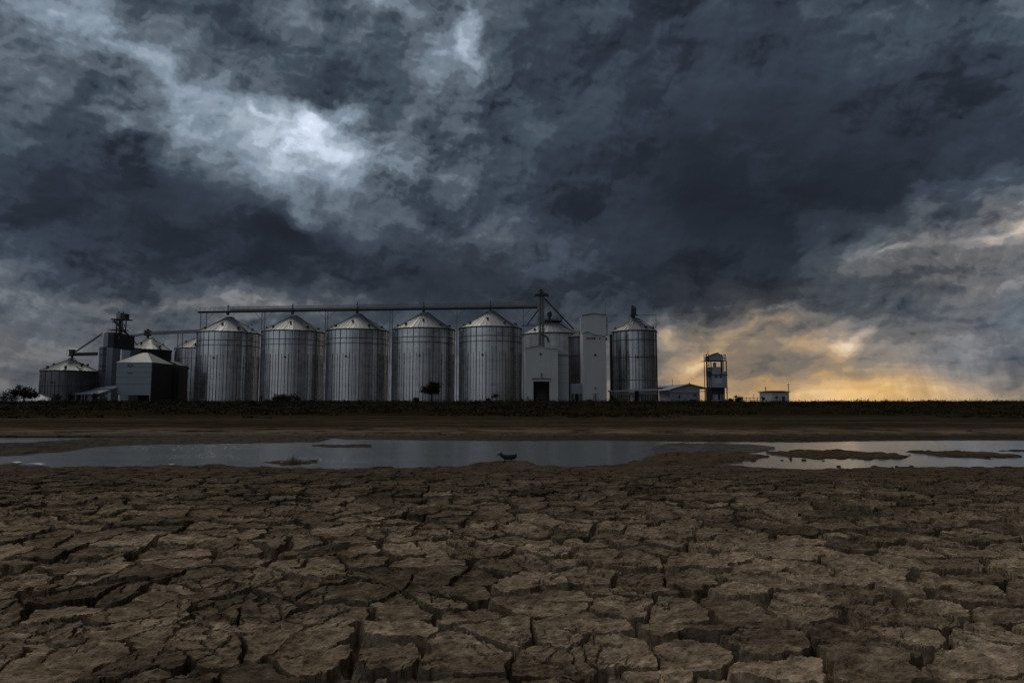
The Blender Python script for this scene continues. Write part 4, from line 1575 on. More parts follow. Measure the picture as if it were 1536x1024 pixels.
# sloping conveyor to the main row
Ya, Yb = 172.0, 172.0
a, b = at(194, 504.5, Ya), at(300, 496.5, Yb)
t = thing('sloping_conveyor', a, 'grey sloping conveyor from the block tower across to the leftmost big bin', 'conveyor')
d = b - a
kink = at(221, 500, Ya) - a
mb = MB()
mb.bar((0, 0, 0), kink, 0.8, 0.55)
mb.bar(kink, d, 0.9, 0.72)
mb.build('casing', M_GREYST, t)
mb = MB()
mb.box(kink.x - 0.5, kink.x + 0.75, -0.6, 0.6, kink.z - 0.6, kink.z + 0.75)
mb.tube((kink.x + 0.1, 0, kink.z + 0.7), (kink.x + 0.1, 0, kink.z + 1.1), 0.3, 8)
mb.tube((kink.x + 0.2, 0, kink.z - 1.2), (kink.x + 0.2, 0, kink.z - 0.4), 0.3, 8)
mb.build('drive_box', M_TRUSS, t)
c = at(264.5, 560, 172)
t = thing('conveyor_trestle', (c.x, 172, TERR), 'thin two-legged trestle carrying the sloping conveyor', 'trestle')
zz = at(264, 500.5, 172).z - TERR
dx2 = at(271.5, 560, 172).x - c.x
for x in (0, dx2):
    mb = MB()
    mb.bar((x, 0, -0.3), (x, 0, zz), 0.16)
    mb.build('leg', M_GREYST, t)
mb = MB()
for k in range(5):
    h = zz * (0.45 + 0.12 * k)
    mb.bar((0, 0, h), (dx2, 0, h + 1.2), 0.06)
mb.build('bracing', M_GREYST, t)
# ------------------------------------------------------------------ low things right of the slim bin
# covered conveyor along the foot of the slim bin
Yc = 143.0
a = at(912.5, 587, Yc)
t = thing('low_conveyor', a, 'low horizontal conveyor on short posts crossing in front of the slim bin', 'conveyor')
b = at(986, 584, Yc) - a
c2 = at(986, 592, Yc) - a
mb = MB()
mb.bar((0, 0, 0.05), (b.x, 0, b.z), 0.8, 0.32)
mb.build('upper_beam', M_PALE, t)
mb = MB()
mb.bar((0.5, 0.3, -0.45), (b.x, 0.3, -0.35), 0.6, 0.55)
mb.build('trough', M_GREYST, t)
mb = MB()
mb.bar((at(928, 592, Yc).x - a.x, 0, c2.z - 0.15), (c2.x, 0, c2.z), 0.5, 0.12)
mb.build('lower_beam', M_TRUSS, t)
for px in (915, 926, 944, 962, 972, 984):
    mb = MB()
    x = at(px, 590, Yc).x - a.x
    mb.bar((x, 0.1, TERR - a.z - 0.3), (x, 0.1, -0.1), 0.18)
    mb.build('post', M_TRUSS, t)
mb = MB()
x0, x1 = at(952.5, 590, Yc).x - a.x, at(957.5, 590, Yc).x - a.x
mb.box(x0, x1, -0.5, 0.5, TERR - a.z - 0.2, at(955, 586, Yc).z - a.z)
mb.build('motor_box', M_BLACK, t)

# low white building with a gable
YG = 150.0
fx, fz, o = frame_fn(1000, YG, 1035)
t = thing('low_white_building', o, 'long low white building with a shallow gable and small windows', 'building')
mb = MB()
mb.prism([(fx(1004), -0.3), (fx(1049), -0.3), (fx(1049), fz(584)), (fx(1049), fz(579.8)), (fx(1033), fz(576.2)), (fx(1004), fz(584))], 0, 0.25)
mb.box(fx(1004), fx(1004) + 0.2, 0.25, 11, -0.3, fz(585))
mb.box(fx(1049) - 0.2, fx(1049), 0.25, 11, -0.3, fz(585))
mb.build('wall', M_BLUEGREY, t)
mb = MB()
mb.slab([(fx(999), -0.6, fz(584.8)), (fx(1033), -0.6, fz(575.2)), (fx(1033), 11.2, fz(575.2)), (fx(999), 11.2, fz(584.8))], 0.12)
mb.slab([(fx(1033), -0.6, fz(575.2)), (fx(1062), -0.6, fz(582.2)), (fx(1062), 11.2, fz(582.2)), (fx(1033), 11.2, fz(575.2))], 0.12)
mb.tube((fx(1033), -0.3, fz(575.2)), (fx(1033), -0.3, fz(573.5)), 0.14, 8)
mb.build('roof', M_SHEET, t)
mb = MB()
mb.box(fx(1003), fx(1061), -0.5, -0.3, fz(587.5), fz(586.3))
mb.build('fascia', M_PALE, t)
for x0, x1, y0, y1 in ((1017, 1019.3, 597, 592.5), (1039.8, 1041.2, 594.5, 591), (1042.2, 1043.8, 594.5, 590.5)):
    mb = MB()
    mb.box(fx(x0), fx(x1), -0.05, -0.003, fz(y0), fz(y1))
    mb.build('window', M_BLACK, t)
mb = MB()
mb.box(fx(1024), fx(1027.6), -0.05, -0.003, fz(594.5), fz(591.5))
mb.build('pale_panel', M_PALE, t)
mb = MB()
for px in (1056.5, 1061):
    mb.bar((fx(px), -0.3, -0.3), (fx(px), -0.3, fz(583.5)), 0.16)
mb.build('porch_posts', M_GREYST, t)
# long pale roof behind
fx, fz, o = frame_fn(986, 168.0, 1010)
t = thing('open_canopy', o, 'long open-sided canopy with a pale roof behind the low white building', 'canopy')
mb = MB()
mb.slab([(fx(984), 0, fz(581)), (fx(1004), 0, fz(580)), (fx(1033), 6, fz(575.6)), (fx(986), 6, fz(577.6))], 0.14)
mb.build('roof', M_SHEET, t)
mb = MB()
mb.box(fx(983), fx(1005), -0.2, 0.0, fz(583.6), fz(581.4))
mb.build('fascia', M_TRUSS, t)
for px in (987, 991.5, 999):
    mb = MB()
    mb.bar((fx(px), 0.3, -0.3), (fx(px), 0.3, fz(581) - 0.02), 0.2)
    mb.build('post', M_GREYST, t)
mb = MB()
mb.bar((fx(1012.5), 3, fz(578)), (fx(1012.5), 3, fz(567.5)), 0.10)
mb.build('roof_mast', M_TRUSS, t)

# hoist tower with open top
YW = 140.0
fx, fz, o = frame_fn(1060, YW, 1076)
t = thing('hoist_tower', o, 'narrow blue-grey tower with an open storey under its gabled cap', 'tower')
mb = MB()
mb.box(fx(1067), fx(1090.2), 0, 3.2, fz(581), fz(562.8))
mb.build('middle_storey', M_BLUEGREY, t)
mb = MB()
mb.box(fx(1067.5), fx(1081.5), 0.1, 3.0, fz(562) + 0.05, fz(550))
mb.box(fx(1081.5), fx(1090), 0.1, 3.0, fz(562) + 0.05, fz(557))
mb.build('upper_storey', M_BLUEGREY, t)
mb = MB()
mb.box(fx(1068), fx(1088), 0.6, 3.1, -0.3, fz(581.5))
mb.build('ground_storey', M_DARKSHADE, t)
mb = MB()
mb.box(fx(1069), fx(1087), 0.35, 0.596, -0.2, fz(591))
lower = mb.build('entrance_wall', M_BLUEGREY, t)
mb = MB()
mb.box(fx(1077), fx(1080.2), 0.32, 0.347, -0.2, fz(590.7))
mb.build('door', M_BLACK, lower)
mb = MB()
for a, b in ((562.8, 561.8), (581.6, 580.8)):
    mb.box(fx(1066.4), fx(1091.2), -0.15, 3.3, fz(a) + 0.002, fz(b) - 0.002)
mb.box(fx(1068), fx(1087), 0.2, 0.34, fz(590.6), fz(589.8))
mb.build('floor_edges', M_TRUSS, t)
mb = MB()
for px in (1067, 1082.2, 1090):
    mb.bar((fx(px), 0.1, -0.3), (fx(px), 0.1, fz(540.6)), 0.17)
for px in (1067, 1090):
    mb.bar((fx(px), 3.0, -0.3), (fx(px), 3.0, fz(540.6)), 0.17)
mb.bar((fx(1086), 0.4, fz(557)), (fx(1086), 0.4, fz(541)), 0.14)
mb.build('columns', M_TRUSS, t)
mb = MB()
for px in (1060, 1063.8):
    mb.bar((fx(px), 0.1, -0.3), (fx(px), 0.1, fz(530.5)), 0.14)
    mb.bar((fx(px), 1.6, -0.3), (fx(px), 1.6, fz(530.5)), 0.14)
for k in range(22):
    py = 598 - k * 3
    mb.bar((fx(1060), 0.1, fz(py)), (fx(1063.8), 0.1, fz(py)), 0.06)
    if k % 3 == 0:
        mb.bar((fx(1060), 0.1, fz(py)), (fx(1063.8), 0.1, fz(py - 8)), 0.06)
mb.build('hoist_ladder', M_TRUSS, t)
mb = MB()
mb.box(fx(1061.5), fx(1066.2), 0.1, 1.2, fz(564), fz(557))
mb.box(fx(1061), fx(1066), 0.1, 1.4, -0.3, fz(581))
mb.build('hoist_cage', M_DARKSHADE, t)
mb = MB()
g = [(fx(1064.5), fz(540.4)), (fx(1085.5), fz(540.4)), (fx(1084.5), fz(535)), (fx(1076.5), fz(529.3)), (fx(1066), fz(533.8)), (fx(1064.5), fz(534))]
mb.prism(g, -0.1, 3.3)
mb.build('gabled_cap', M_BLUEGREY, t)
mb = MB()
mb.slab([(fx(1065), -0.3, fz(533.6)), (fx(1076.5), -0.3, fz(528.6)), (fx(1076.5), 3.5, fz(528.6)), (fx(1065), 3.5, fz(533.6))], 0.08)
mb.slab([(fx(1076.5), -0.3, fz(528.6)), (fx(1085.5), -0.3, fz(534.8)), (fx(1085.5), 3.5, fz(534.8)), (fx(1076.5), 3.5, fz(528.6))], 0.08)
mb.box(fx(1062), fx(1065.4), 0, 1.2, fz(540.4), fz(533.8))
mb.box(fx(1059.5), fx(1090.5), -0.05, 3.3, fz(541.1), fz(540.5))
mb.build('cap_roof', M_TRUSS, t)
mb = MB()
for px in (1089.5, 1087.5, 1083.8):
    mb.bar((fx(px), 0.2, fz(540.4)), (fx(px), 0.2, fz(531)), 0.1)
mb.bar((fx(1083), 0.2, fz(536.5)), (fx(1089.5), 0.2, fz(537)), 0.14)
mb.bar((fx(1083), 0.2, fz(532)), (fx(1089.5), 0.2, fz(531.4)), 0.08)
mb.build('top_railing', M_TRUSS, t)
mb = MB()
mb.tube((fx(1075.5), 1.5, fz(550)), (fx(1075.5), 1.5, fz(545.5)), 0.32, 10)
mb.tube((fx(1075.5), 1.5, fz(545.5)), (fx(1075.5), 1.5, fz(543)), 0.42, 12, 0.2)
mb.build('domed_tank', M_PALE, t)
mb = MB()
mb.box(fx(1072), fx(1083), -0.04, -0.003, fz(574.5), fz(567.5))
mb.build('pale_panel', M_PALE, t)
for px in (1074, 1081):
    mb = MB()
    mb.box(fx(px - 1.2), fx(px + 1.2), -0.04, -0.003, fz(566.5), fz(563.8))
    mb.build('window', M_BLACK, t)
mb = MB()
mb.box(fx(1066), fx(1090.5), -0.6, 0.3, -0.3, fz(599.3))
mb.build('plinth', M_CONC, t)

# hut
YU_ = 146.0
fx, fz, o = frame_fn(1148, YU_, 1166)
t = thing('small_hut', o, 'small pale hut with a dark overhanging roof alone near the right', 'hut')
mb = MB()
hd_ = 5.2
vx = [(fx(1156), 0), (fx(1184), 0.6), (fx(1184), 5), (fx(1148.4), 4.0)]
v = [(x, y, -0.3) for x, y in vx] + [(x, y, fz(588.2)) for x, y in vx]
mb.add(v, [(0, 1, 5, 4), (1, 2, 6, 5), (2, 3, 7, 6), (3, 0, 4, 7), (4, 5, 6, 7)])
mb.build('wall', M_WHITE, t)
mb = MB()
cs = [(fx(1155.5), -0.4, fz(588) + 0.01), (fx(1185.2), 0.2, fz(588) + 0.01), (fx(1185.2), 5.3, fz(588) + 0.01), (fx(1146.6), 4.2, fz(588) + 0.01)]
tsx = [(fx(1159), 1.6, fz(585.6)), (fx(1178), 1.8, fz(585.6)), (fx(1178), 3.2, fz(585.6)), (fx(1157), 3.0, fz(585.6))]
mb.add(cs + [(x, y, z + 0.16) for x, y, z in cs] + tsx, [(3, 2, 1, 0), (0, 1, 5, 4), (1, 2, 6, 5), (2, 3, 7, 6), (3, 0, 4, 7), (4, 5, 9, 8), (5, 6, 10, 9), (6, 7, 11, 10), (7, 4, 8, 11), (8, 9, 10, 11)])
mb.build('roof', M_DARKSHADE, t)
mb = MB()
mb.box(fx(1162.5), fx(1165.3), -0.06, 0.12, fz(597), fz(594.4))
mb.build('window', M_BLACK, t)
mb = MB()
mb.box(fx(1172.5), fx(1176.2), 0.1, 0.34, -0.2, fz(594.3))
mb.build('door', M_TRUSS, t)
for px, top, lab in ((1148.5, 580, 'thin pole left of the small hut'), (1183, 575, 'tall thin pole right of the small hut')):
    c = at(px, 590, 150)
    mb = MB()
    mb.tube((0, 0, -0.2), (0, 0, at(px, top, 150).z - TERR), 0.07, 6)
    mb.bar((-0.3, 0, at(px, top + 2, 150).z - TERR), (0.3, 0, at(px, top + 2, 150).z - TERR), 0.06)
    p_ = mb.build('utility_pole', M_TRUSS)
    p_.location = (c.x, 150, TERR)
    tag(p_, lab, 'pole', 'thin poles beside the hut')

# thin rail fence
a, b = at(1108, 596.5, 152), at(1142, 596.8, 152)
t = thing('rail_fence', (a.x, 152, TERR), 'thin dark rail fence between the hoist tower and the small hut', 'fence')
L_ = b.x - a.x
mb = MB()
mb.bar((0, 0, a.z - TERR), (L_, 0, b.z - TERR), 0.10)
mb.bar((0, 0, (a.z - TERR) * 0.55), (L_, 0, (b.z - TERR) * 0.55), 0.06)
mb.build('rail', M_TRUSS, t)
for k in range(7):
    mb = MB()
    x = L_ * k / 6
    mb.bar((x, 0, -0.2), (x, 0, a.z - TERR + (0.9 if k == 4 else 0.15)), 0.09)
    mb.build('post', M_TRUSS, t)

# ------------------------------------------------------------------ vegetation
def leaf_mat(name, a, b):
    m, t, bs = new_mat(name)
    g = t.node('ShaderNodeNewGeometry')
    n = t.noise(g.outputs['Position'], 0.9, 3.0, 0.6)
    t.put(bs.inputs['Base Color'], t.ramp(t.add(t.mul(n, 0.6), t.mul(g.outputs['Random Per Island'], 0.4)), [(0.3, a), (0.7, b)]))
    bs.inputs['Roughness'].default_value = 0.8
    bs.inputs['Specular IOR Level'].default_value = 0.1
    return m


M_LEAF = leaf_mat('dark_foliage', (0.010, 0.010, 0.005), (0.028, 0.023, 0.010))
M_WEED = leaf_mat('weeds', (0.014, 0.012, 0.006), (0.040, 0.031, 0.015))
M_STRAW = leaf_mat('dry_grass', (0.10, 0.066, 0.032), (0.20, 0.14, 0.075))
M_BARK = plain('bark', (0.03, 0.022, 0.015), 0.9)
rng = np.random.default_rng(11)


def leaves_mesh(cent, size, name, mat, parent=None, up=0.0):
    """one small two-triangle leaf per centre."""
    n = len(cent)
    d = rng.normal(size=(n, 3))
    d[:, 2] += up
    d /= np.linalg.norm(d, axis=1)[:, None]
    e = rng.normal(size=(n, 3))
    e -= (e * d).sum(1)[:, None] * d
    e /= np.linalg.norm(e, axis=1)[:, None]
    s = (size * (0.5 + rng.random(n)))[:, None]
    v = np.empty((n, 4, 3))
    v[:, 0] = cent - d * s
    v[:, 1] = cent + e * s * 0.38
    v[:, 2] = cent + d * s
    v[:, 3] = cent - e * s * 0.38
    me = bpy.data.meshes.new(name)
    me.from_pydata(v.reshape(-1, 3).tolist(), [], (np.arange(n * 4).reshape(n, 4)).tolist())
    me.materials.append(mat)
    o = bpy.data.objects.new(name, me)
    col.objects.link(o)
    if parent is not None:
        o.parent = parent
    return o


def crown_pts(n, rx, ry, rz, nclump, cs):
    """leaves gathered in clumps spread through an uneven crown."""
    c = rng.normal(size=(nclump, 3))
    c /= np.linalg.norm(c, axis=1)[:, None]
    c *= (rng.random(nclump) ** 0.45)[:, None]
    c *= np.array([rx, ry, rz])
    k = rng.integers(0, nclump, n)
    return c, c[k] + rng.normal(size=(n, 3)) * cs * np.array([1.1, 1.1, 0.7])


def tree(px, base_y, cy, rxp, rzp, Y, label, nclump=22, n=1500, leaf=0.16, name='tree', trunk=0.13, lean=0.0, cs=0.28):
    b = at(px, base_y, Y)
    gz = max(ground_z(b.x, Y), 0.0) - 0.05
    t = thing(name, (b.x, Y, gz), label, 'tree')
    c = at(px + lean, cy, Y)
    rx, rz = rxp / FPX * Y, rzp / FPX * Y
    cl, pts = crown_pts(n, rx * 0.9, rx * 0.8, rz * 0.85, nclump, cs)
    cz = c.z - gz
    ox = c.x - b.x
    pts = pts + np.array([ox, 0, cz])
    cr = leaves_mesh(pts, leaf, 'crown', M_LEAF, t)
    mb = MB()
    mb.tube((0, 0, -0.2), (ox * 0.4, 0, cz - rz * 0.35), trunk, 8, trunk * 0.7)
    for q_ in cl[:9]:
        mb.tube((ox * 0.4, 0, cz - rz * 0.40), (q_[0] + ox, q_[1], q_[2] + cz), trunk * 0.5, 6, trunk * 0.12)
    mb.build('trunk', M_BARK, t)
    return t


def bush(px, top_y, wpx, Y, label, group=None, n=420, leaf=0.15, name='bush', mat=None):
    b = at(px, 600, Y)
    gz = max(ground_z(b.x, Y), 0.0) - 0.05
    top = at(px, top_y, Y).z
    h = max(top - gz, 0.4)
    rx = wpx / FPX * Y / 2
    cl, pts = crown_pts(n, rx * 0.95, rx * 0.6, h * 0.5, max(6, n // 50), 0.13 * h + 0.06)
    pts[:, 2] = np.abs(pts[:, 2] + h * 0.42)
    pts[:, 2] *= h / max(np.percentile(pts[:, 2], 97), 0.1)
    t = thing(name, (b.x, Y, gz), label, 'bush', group)
    leaves_mesh(pts, leaf, 'foliage', mat or M_LEAF, t)
    mb = MB()
    for q_ in cl[:5]:
        mb.tube((q_[0] * 0.15, q_[1] * 0.15, -0.1), (q_[0] * 0.7, q_[1] * 0.7, h * 0.55), 0.04, 5, 0.015)
    mb.build('stem', M_BARK, t)
    return t


tree(647, 601, 583.5, 15.5, 12.5, 124.0, 'small round dark tree standing alone in front of the big bins', 26, 2600, 0.17)
tree(36, 604, 590, 19, 12, 122.0, 'spreading dark tree at the far left edge of the yard', 22, 2200, 0.18, lean=-1, trunk=0.14, cs=0.34)
tree(744, 601, 593, 5.5, 6, 126.0, 'thin sapling in front of the rightmost big bin', 8, 260, 0.13, name='sapling', trunk=0.05, cs=0.2)
tree(1144, 601, 597.5, 3.0, 3.0, 130.0, 'tiny dark shrub tree just left of the small hut', 6, 240, 0.11, name='shrub_tree', trunk=0.05, cs=0.12)
bush(4, 589, 18, 121, 'dark bush cut off by the left edge of the picture')
bush(80, 592, 20, 128, 'dark bush at the foot of the small left bin, left of the pale roof')
bush(104, 590, 16, 130, 'dark bush beside the posts of the low machine shed')
bush(60, 586, 11, 150, 'small dark bush on the skyline just left of the small left bin')
bush(146, 589, 9, 126, 'narrow bush in front of the low machine shed wall')
t_ = bush(422, 592.5, 66, 122, 'long low dark hedge in front of the second big bin', n=2400, leaf=0.16, name='hedge')
t_['category'] = 'hedge'
bush(625, 596.5, 9, 122, 'small round bush just left of the lone round tree', n=300)
bush(732, 597, 7, 124, 'low tuft bush just left of the thin sapling', n=220)
bush(1106, 594.5, 15, 128, 'rounded dark bush right of the hoist tower', n=620)
bush(1096, 598, 12, 127, 'low dark bush touching the foot of the hoist tower', n=300)
bush(1036, 599.5, 22, 118, 'flat dark bush below the low white building', n=360)
bush(920, 598, 14, 118, 'dark bush below the left end of the low conveyor', n=300)
bush(885, 599.5, 10, 118, 'small bush at the foot of the tall white tower', n=240)
bush(1330, 598.5, 5, 92, 'thin weed clump on the skyline in the yellow glow', n=120, leaf=0.07)
bush(1357, 599, 4, 92, 'tiny weed clump on the skyline right of the yellow glow', n=90, leaf=0.07)

# weeds over the bank: nobody could count them
NW = 6000
wy_ = 56.0 + 50.0 * rng.random(NW) ** 0.8
wx_ = (rng.random(NW) * 2 - 1) * (wy_ * 0.95 + 5)
dens = fbm(wx_ * 0.10, wy_ * 0.22, 500, 4) + 0.5
keep = dens > (0.51 - 0.23 * np.clip((wy_ - 68) / 22, 0, 1) + 0.12 * np.clip((66 - wy_) / 8, 0, 1))
wx_, wy_ = wx_[keep], wy_[keep]
wz_ = land(wx_.astype(np.float32), wy_.astype(np.float32))
sz = 0.10 + 0.26 * rng.random(len(wx_)) ** 3 + 0.22 * np.clip(fbm(wx_ * 0.07, wy_ * 0.07, 540, 3) * 3, 0, 1) * rng.random(len(wx_)) + 0.10 * np.clip((wy_ - 88) / 12, 0, 1)
per = 24
cc = np.repeat(np.stack([wx_, wy_, wz_], 1), per, 0)
ss = np.repeat(sz, per)
off = rng.normal(size=cc.shape) * ss[:, None] * np.array([1.9, 1.3, 0.55])
off[:, 2] = np.abs(off[:, 2])
w_ = leaves_mesh(cc + off, 0.11, 'weeds', M_WEED, None, up=0.7)
w_['kind'] = 'stuff'
# tall dry stalks along the crest
NS = 1500
sy_ = 84 + 22 * rng.random(NS)
sx_ = (rng.random(NS) * 2 - 1) * (sy_ * 0.9)
k_ = (fbm(sx_ * 0.15, sy_ * 0.15, 520, 3) > 0.02) | (sx_ > 45)
sx_, sy_ = sx_[k_], sy_[k_]
sz_ = land(sx_.astype(np.float32), sy_.astype(np.float32))
mb = MB()
for x, y, z in zip(sx_, sy_, sz_):
    h = 0.18 + 0.38 * random.random() ** 2
    a = random.uniform(-0.12, 0.12)
    mb.add([(x - 0.014, y, z - 0.05), (x + 0.014, y, z - 0.05), (x + a, y + 0.02, z + h)], [(0, 1, 2)])
    if random.random() < 0.35:
        mb.add([(x + a - 0.04, y, z + h - 0.02), (x + a + 0.04, y - 0.02, z + h), (x + a, y, z + h + 0.08)], [(0, 1, 2)])
st = mb.build('dry_stalks', M_WEED)
st['kind'] = 'stuff'

# ------------------------------------------------------------------ near water
def blades(px, py, n, h, spread, label, name='grass_tuft', mat=None, cat='grass tuft', group=None):
    Y = FPX * (EYE - WATER_Z) / (py - HOR)
    b = at(px, py, Y)
    mb = MB()
    for _ in range(n):
        a = random.uniform(0, 6.28)
        r = spread * random.random() ** 0.7
        x, y = r * math.cos(a), r * math.sin(a) * 0.7
        hh = h * random.uniform(0.35, 1.0) * (1 - 0.55 * r / spread)
        lx_, ly_ = random.gauss(0, 0.16) * hh + x * 0.5, random.gauss(0, 0.12) * hh
        w = 0.004
        p0, p1, p2 = Vector((x, y, -0.03)), Vector((x + lx_ * 0.4, y + ly_ * 0.4, hh * 0.6)), Vector((x + lx_, y + ly_, hh))
        mb.add([p0 - Vector((w, 0, 0)), p0 + Vector((w, 0, 0)), p1 + Vector((w * .7, 0, 0)), p1 - Vector((w * .7, 0, 0)), p2], [(0, 1, 2, 3), (3, 2, 4)])
    o = mb.build(name, mat or M_STRAW)
    o.location = (b.x, Y, max(ground_z(b.x, Y), WATER_Z))
    tag(o, label, cat, group)
    return o


blades(440, 695, 150, 0.30, 0.20, 'dry reddish grass tuft on a mud islet at the near edge of the pond')
blades(417, 693, 14, 0.16, 0.07, 'few thin grass stems in the water left of the reddish tuft', 'grass_sprig')
blades(454, 693.5, 26, 0.10, 0.16, 'low grass fringe right of the reddish tuft', 'grass_fringe')
for px, py, lab in ((1000, 685, 'thin grass stems on the wet mud flat right of the bird'), (1016, 684, 'short bent grass stems beside the wet flat stems'),
                    (1062, 686, 'two short stems by the brown water patch'), (1079, 688, 'low twiggy stems by the wet mud edge')):
    blades(px, py, 12, 0.15, 0.06, lab, 'grass_sprig', M_WEED, 'grass stems', 'thin stems on the wet mud flat')


def clod(px, py, w, h, label, group, name='mud_clod', mat=None):
    Y = FPX * (EYE - WATER_Z) / (py - HOR)
    b = at(px, py, Y)
    import bmesh
    bm = bmesh.new()
    bmesh.ops.create_icosphere(bm, subdivisions=2, radius=1.0)
    s0 = random.uniform(0, 50)
    for v in bm.verts:
        k = 1 + 0.9 * float(fbm(np.array([v.co.x * 1.5 + s0]), np.array([v.co.y * 1.5 + v.co.z]), 77, 3)[0])
        v.co = Vector((v.co.x * w * k, v.co.y * w * 0.7 * k, v.co.z * h * k))
    me = bpy.data.meshes.new(name)
    bm.to_mesh(me)
    bm.free()
    me.materials.append(mat or M_MUD)
    dr_ = me.attributes.new('dryness', 'FLOAT', 'POINT')
    dr_.data.foreach_set('value', np.full(len(me.vertices), 0.45, np.float32))
    o = bpy.data.objects.new(name, me)
    o.location = (b.x, Y, max(ground_z(b.x, Y), WATER_Z) + h * 0.3)
    col.objects.link(o)
    tag(o, label, 'clod', group)
    return o


CL = [(1130, 690, .10, .04, 'dark clod at the left tip of the bright puddle'), (1186, 688, .05, .07, 'small upright clod in the bright puddle'),
      (1206, 689, .09, .05, 'wide clod beside the upright one in the bright puddle'), (1173, 689, .06, .03, 'low clod left of the upright clod in the puddle'),
      (1258, 698.5, .07, .05, 'clod on the shore at the right end of the bright puddle'), (1312, 699, .10, .05, 'larger clod on the near shore right of the puddle'),
      (1345, 699, .06, .04, 'small clod on the near shore, middle of three'), (1367, 698.5, .08, .04, 'rightmost small clod of three on the near shore'),
      (1150, 684, .06, .03, 'clod in the shallow water between the wet flat and the islet'), (1235, 690, .05, .02, 'flat clod near the islet in the bright puddle'),
      (1454, 649, .14, .09, 'clod on the far shore at the right'), (666, 653, .30, .10, 'low dark heap of earth on the far shore behind the pond'),
      (1031, 648, .14, .07, 'small dark clod on the far shore right of the heap')]
for px, py, w, h, lab in CL:
    clod(px, py, w * 0.75, h * 0.6, lab, 'mud clods along the water')

# pale flat scraps at the left shore and driftwood
for px, py, w, lab in ((50, 696.5, 0.24, 'pale flat scrap lying on the left near shore'), (255, 698.8, 0.06, 'tiny pale scrap at the near water edge'),
                       (20, 694, 0.16, 'smaller pale scrap at the left edge of the picture')):
    Y = FPX * (EYE - WATER_Z) / (py - HOR)
    b = at(px, py, Y)
    mb = MB()
    mb.prism([(-w, 0), (w, 0.0), (w * 0.9, 0.025), (w * 0.2, 0.045), (-w * 0.7, 0.03)], -0.1, 0.12)
    o_ = mb.build('pale_scrap', M_PALE)
    o_.location = (b.x, Y, max(ground_z(b.x, Y), WATER_Z) + 0.01)
    tag(o_, lab, 'scrap', 'pale scraps on the near shore')
Y = FPX * (EYE - WATER_Z) / (691 - HOR)
b = at(473, 691, Y)
mb = MB()
mb.tube((-0.09, 0, 0.0), (0.09, 0.02, 0.035), 0.014, 6, 0.006)
o_ = mb.build('driftwood', M_BARK)
o_.location = (b.x, Y, WATER_Z + 0.015)
tag(o_, 'short stick of driftwood in the water right of the grass tuft', 'driftwood')

# pale gravel heap at far left
c = at(50, 601, 140)
mb = MB()
NP = 24
mb.lathe([(3.4, -0.2), (2.7, 0.35), (1.6, 0.85), (0.5, 1.3), (0.02, 1.4)], NP)
for i, p in enumerate(mb.v):
    k = 1 + 0.25 * math.sin(i * 1.7) * math.cos(i * 0.61)
    mb.v[i] = (p[0] * k * (1.0 if p[0] > 0 else 1.25), p[1] * k, p[2] * (1.0 + 0.2 * math.sin(i * 2.3)))
o_ = mb.build('gravel_heap', M_PALE, smooth=True)
o_.location = (c.x + 1.2, 140, TERR)
tag(o_, 'pale heap of gravel behind the spreading tree at the far left', 'heap')

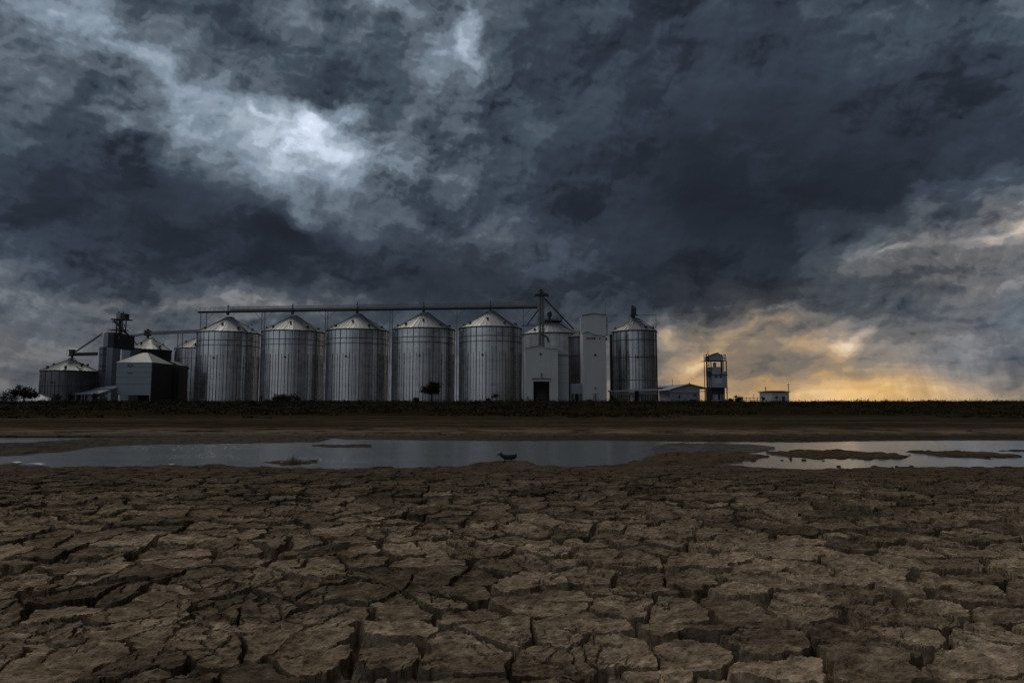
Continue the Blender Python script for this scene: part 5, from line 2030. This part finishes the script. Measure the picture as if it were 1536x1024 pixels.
# ------------------------------------------------------------------ the black bird
def bird():
    best = None
    for k in range(60):          # the crest of the little mud spit
        y_ = 15.2 + 0.04 * k
        x_ = at(760, 689, y_).x
        row = HOR + FPX * (EYE - mud_top(x_, y_)) / y_
        if best is None or row < best[0]:
            best = (row, x_, y_)
    Y = best[2]
    base = at(760, 689.3, Y)
    gz = mud_top(best[1], Y) + 0.004
    s = Y / FPX            # metres per photo pixel
    P = lambda px, py: ((px - 760) * s, 0.0, (688.8 - py) * s)
    m, tt, b = new_mat('black_feathers')
    nz = tt.noise(tt.node('ShaderNodeTexCoord').outputs['Object'], 30.0, 4.0, 0.6)
    tt.put(b.inputs['Base Color'], tt.ramp(nz, [(0.3, (0.006, 0.006, 0.006)), (0.7, (0.022, 0.019, 0.016))]))
    b.inputs['Roughness'].default_value = 0.6
    t = thing('bird', (base.x, Y, gz), 'black water bird with a curved bill standing at the pond edge', 'bird')
    # head, neck, body, tail as one lofted surface: rings along the spine
    spine = [((775.0, 679.8), .6, .8), ((774.2, 680.0), 1.8, 1.9), ((772.8, 681.4), 2.4, 2.9), ((770.8, 682.6), 2.9, 3.6), ((768.0, 683.0), 3.4, 3.8), ((764.0, 683.1), 3.7, 3.8),
             ((760.0, 683.1), 3.7, 3.8), ((757.0, 682.8), 3.4, 3.6), ((754.8, 681.9), 2.9, 3.0), ((752.6, 680.9), 2.2, 2.3), ((751.0, 679.0), 2.2, 2.2), ((749.4, 678.4), 2.2, 2.1), ((748.0, 678.8), 1.4, 1.3), ((747.2, 679.3), .5, .5)]
    n = 14
    v, f = [], []
    for i, ((px, py), rw, rh) in enumerate(spine):
        a_ = spine[max(i - 1, 0)][0]
        b_ = spine[min(i + 1, len(spine) - 1)][0]
        tx2, tz2 = b_[0] - a_[0], -(b_[1] - a_[1])
        l = math.hypot(tx2, tz2)
        nx, nz2 = -tz2 / l, tx2 / l
        c = P(px, py)
        for k in range(n):
            q_ = 2 * math.pi * k / n
            u_, w_2 = math.cos(q_) * rw * s, math.sin(q_) * rh * s * 1.14
            v.append((c[0] + nx * w_2 * -1, u_, c[2] + nz2 * w_2 * -1))
    for i in range(len(spine) - 1):
        for k in range(n):
            k2 = (k + 1) % n
            f.append((i * n + k, i * n + k2, (i + 1) * n + k2, (i + 1) * n + k))
    f.append(tuple(range(n)))
    f.append(tuple((len(spine) - 1) * n + k for k in range(n)))
    mb = MB()
    mb.add(v, f)
    bo = mb.build('body', m, t, smooth=True)
    sub = bo.modifiers.new('sub', 'SUBSURF')
    sub.levels = sub.render_levels = 1
    mb = MB()
    bl = [(747.2, 679.8, .75), (745.9, 680.8, .5), (745.2, 682.0, .32), (745.0, 683.0, .12)]
    for (x0, y0, r0), (x1, y1, r1) in zip(bl, bl[1:]):
        mb.tube(P(x0, y0), P(x1, y1), r0 * s, 8, r1 * s)
    mb.build('bill', plain('bill_horn', (0.03, 0.027, 0.022), 0.5), t)
    for px, sy in ((757.0, -1.3), (766.5, 1.2)):
        mb = MB()
        k1, k2, ft = P(px, 686.5), P(px + 0.6, 687.6), P(px - 0.1, 688.6)
        off = Vector((0, sy * s, 0))
        mb.tube(Vector(k1) + off, Vector(k2) + off, 1.5 * s, 8, 0.9 * s)
        mb.tube(Vector(k2) + off, Vector(ft) + off, 0.75 * s, 6, 0.6 * s)
        for dy_ in (-0.7, 0.0, 0.7):
            mb.tube(Vector(ft) + off, Vector(ft) + off + Vector((-1.3 * s, dy_ * s, -0.1 * s)), 0.18 * s, 5, 0.1 * s)
        mb.build('leg', m, t)
    mb = MB()
    for sy in (-1, 1):
        vv = []
        for px, py, yo in ((756.5, 682.6, 3.0), (761, 681.6, 3.45), (767, 682.0, 3.0), (772.5, 682.4, 1.7), (767, 685.2, 3.3), (760.5, 685.8, 3.6)):
            x, _, z = P(px, py)
            vv.append((x, sy * yo * s, z))
        vv += [(x, y * 0.86, z) for x, y, z in vv]
        mb.add(vv, [tuple(range(6)), tuple(range(11, 5, -1))] + [(k, 6 + k, 6 + (k + 1) % 6, (k + 1) % 6) for k in range(6)])
    mb.build('wings', m, t)


bird()
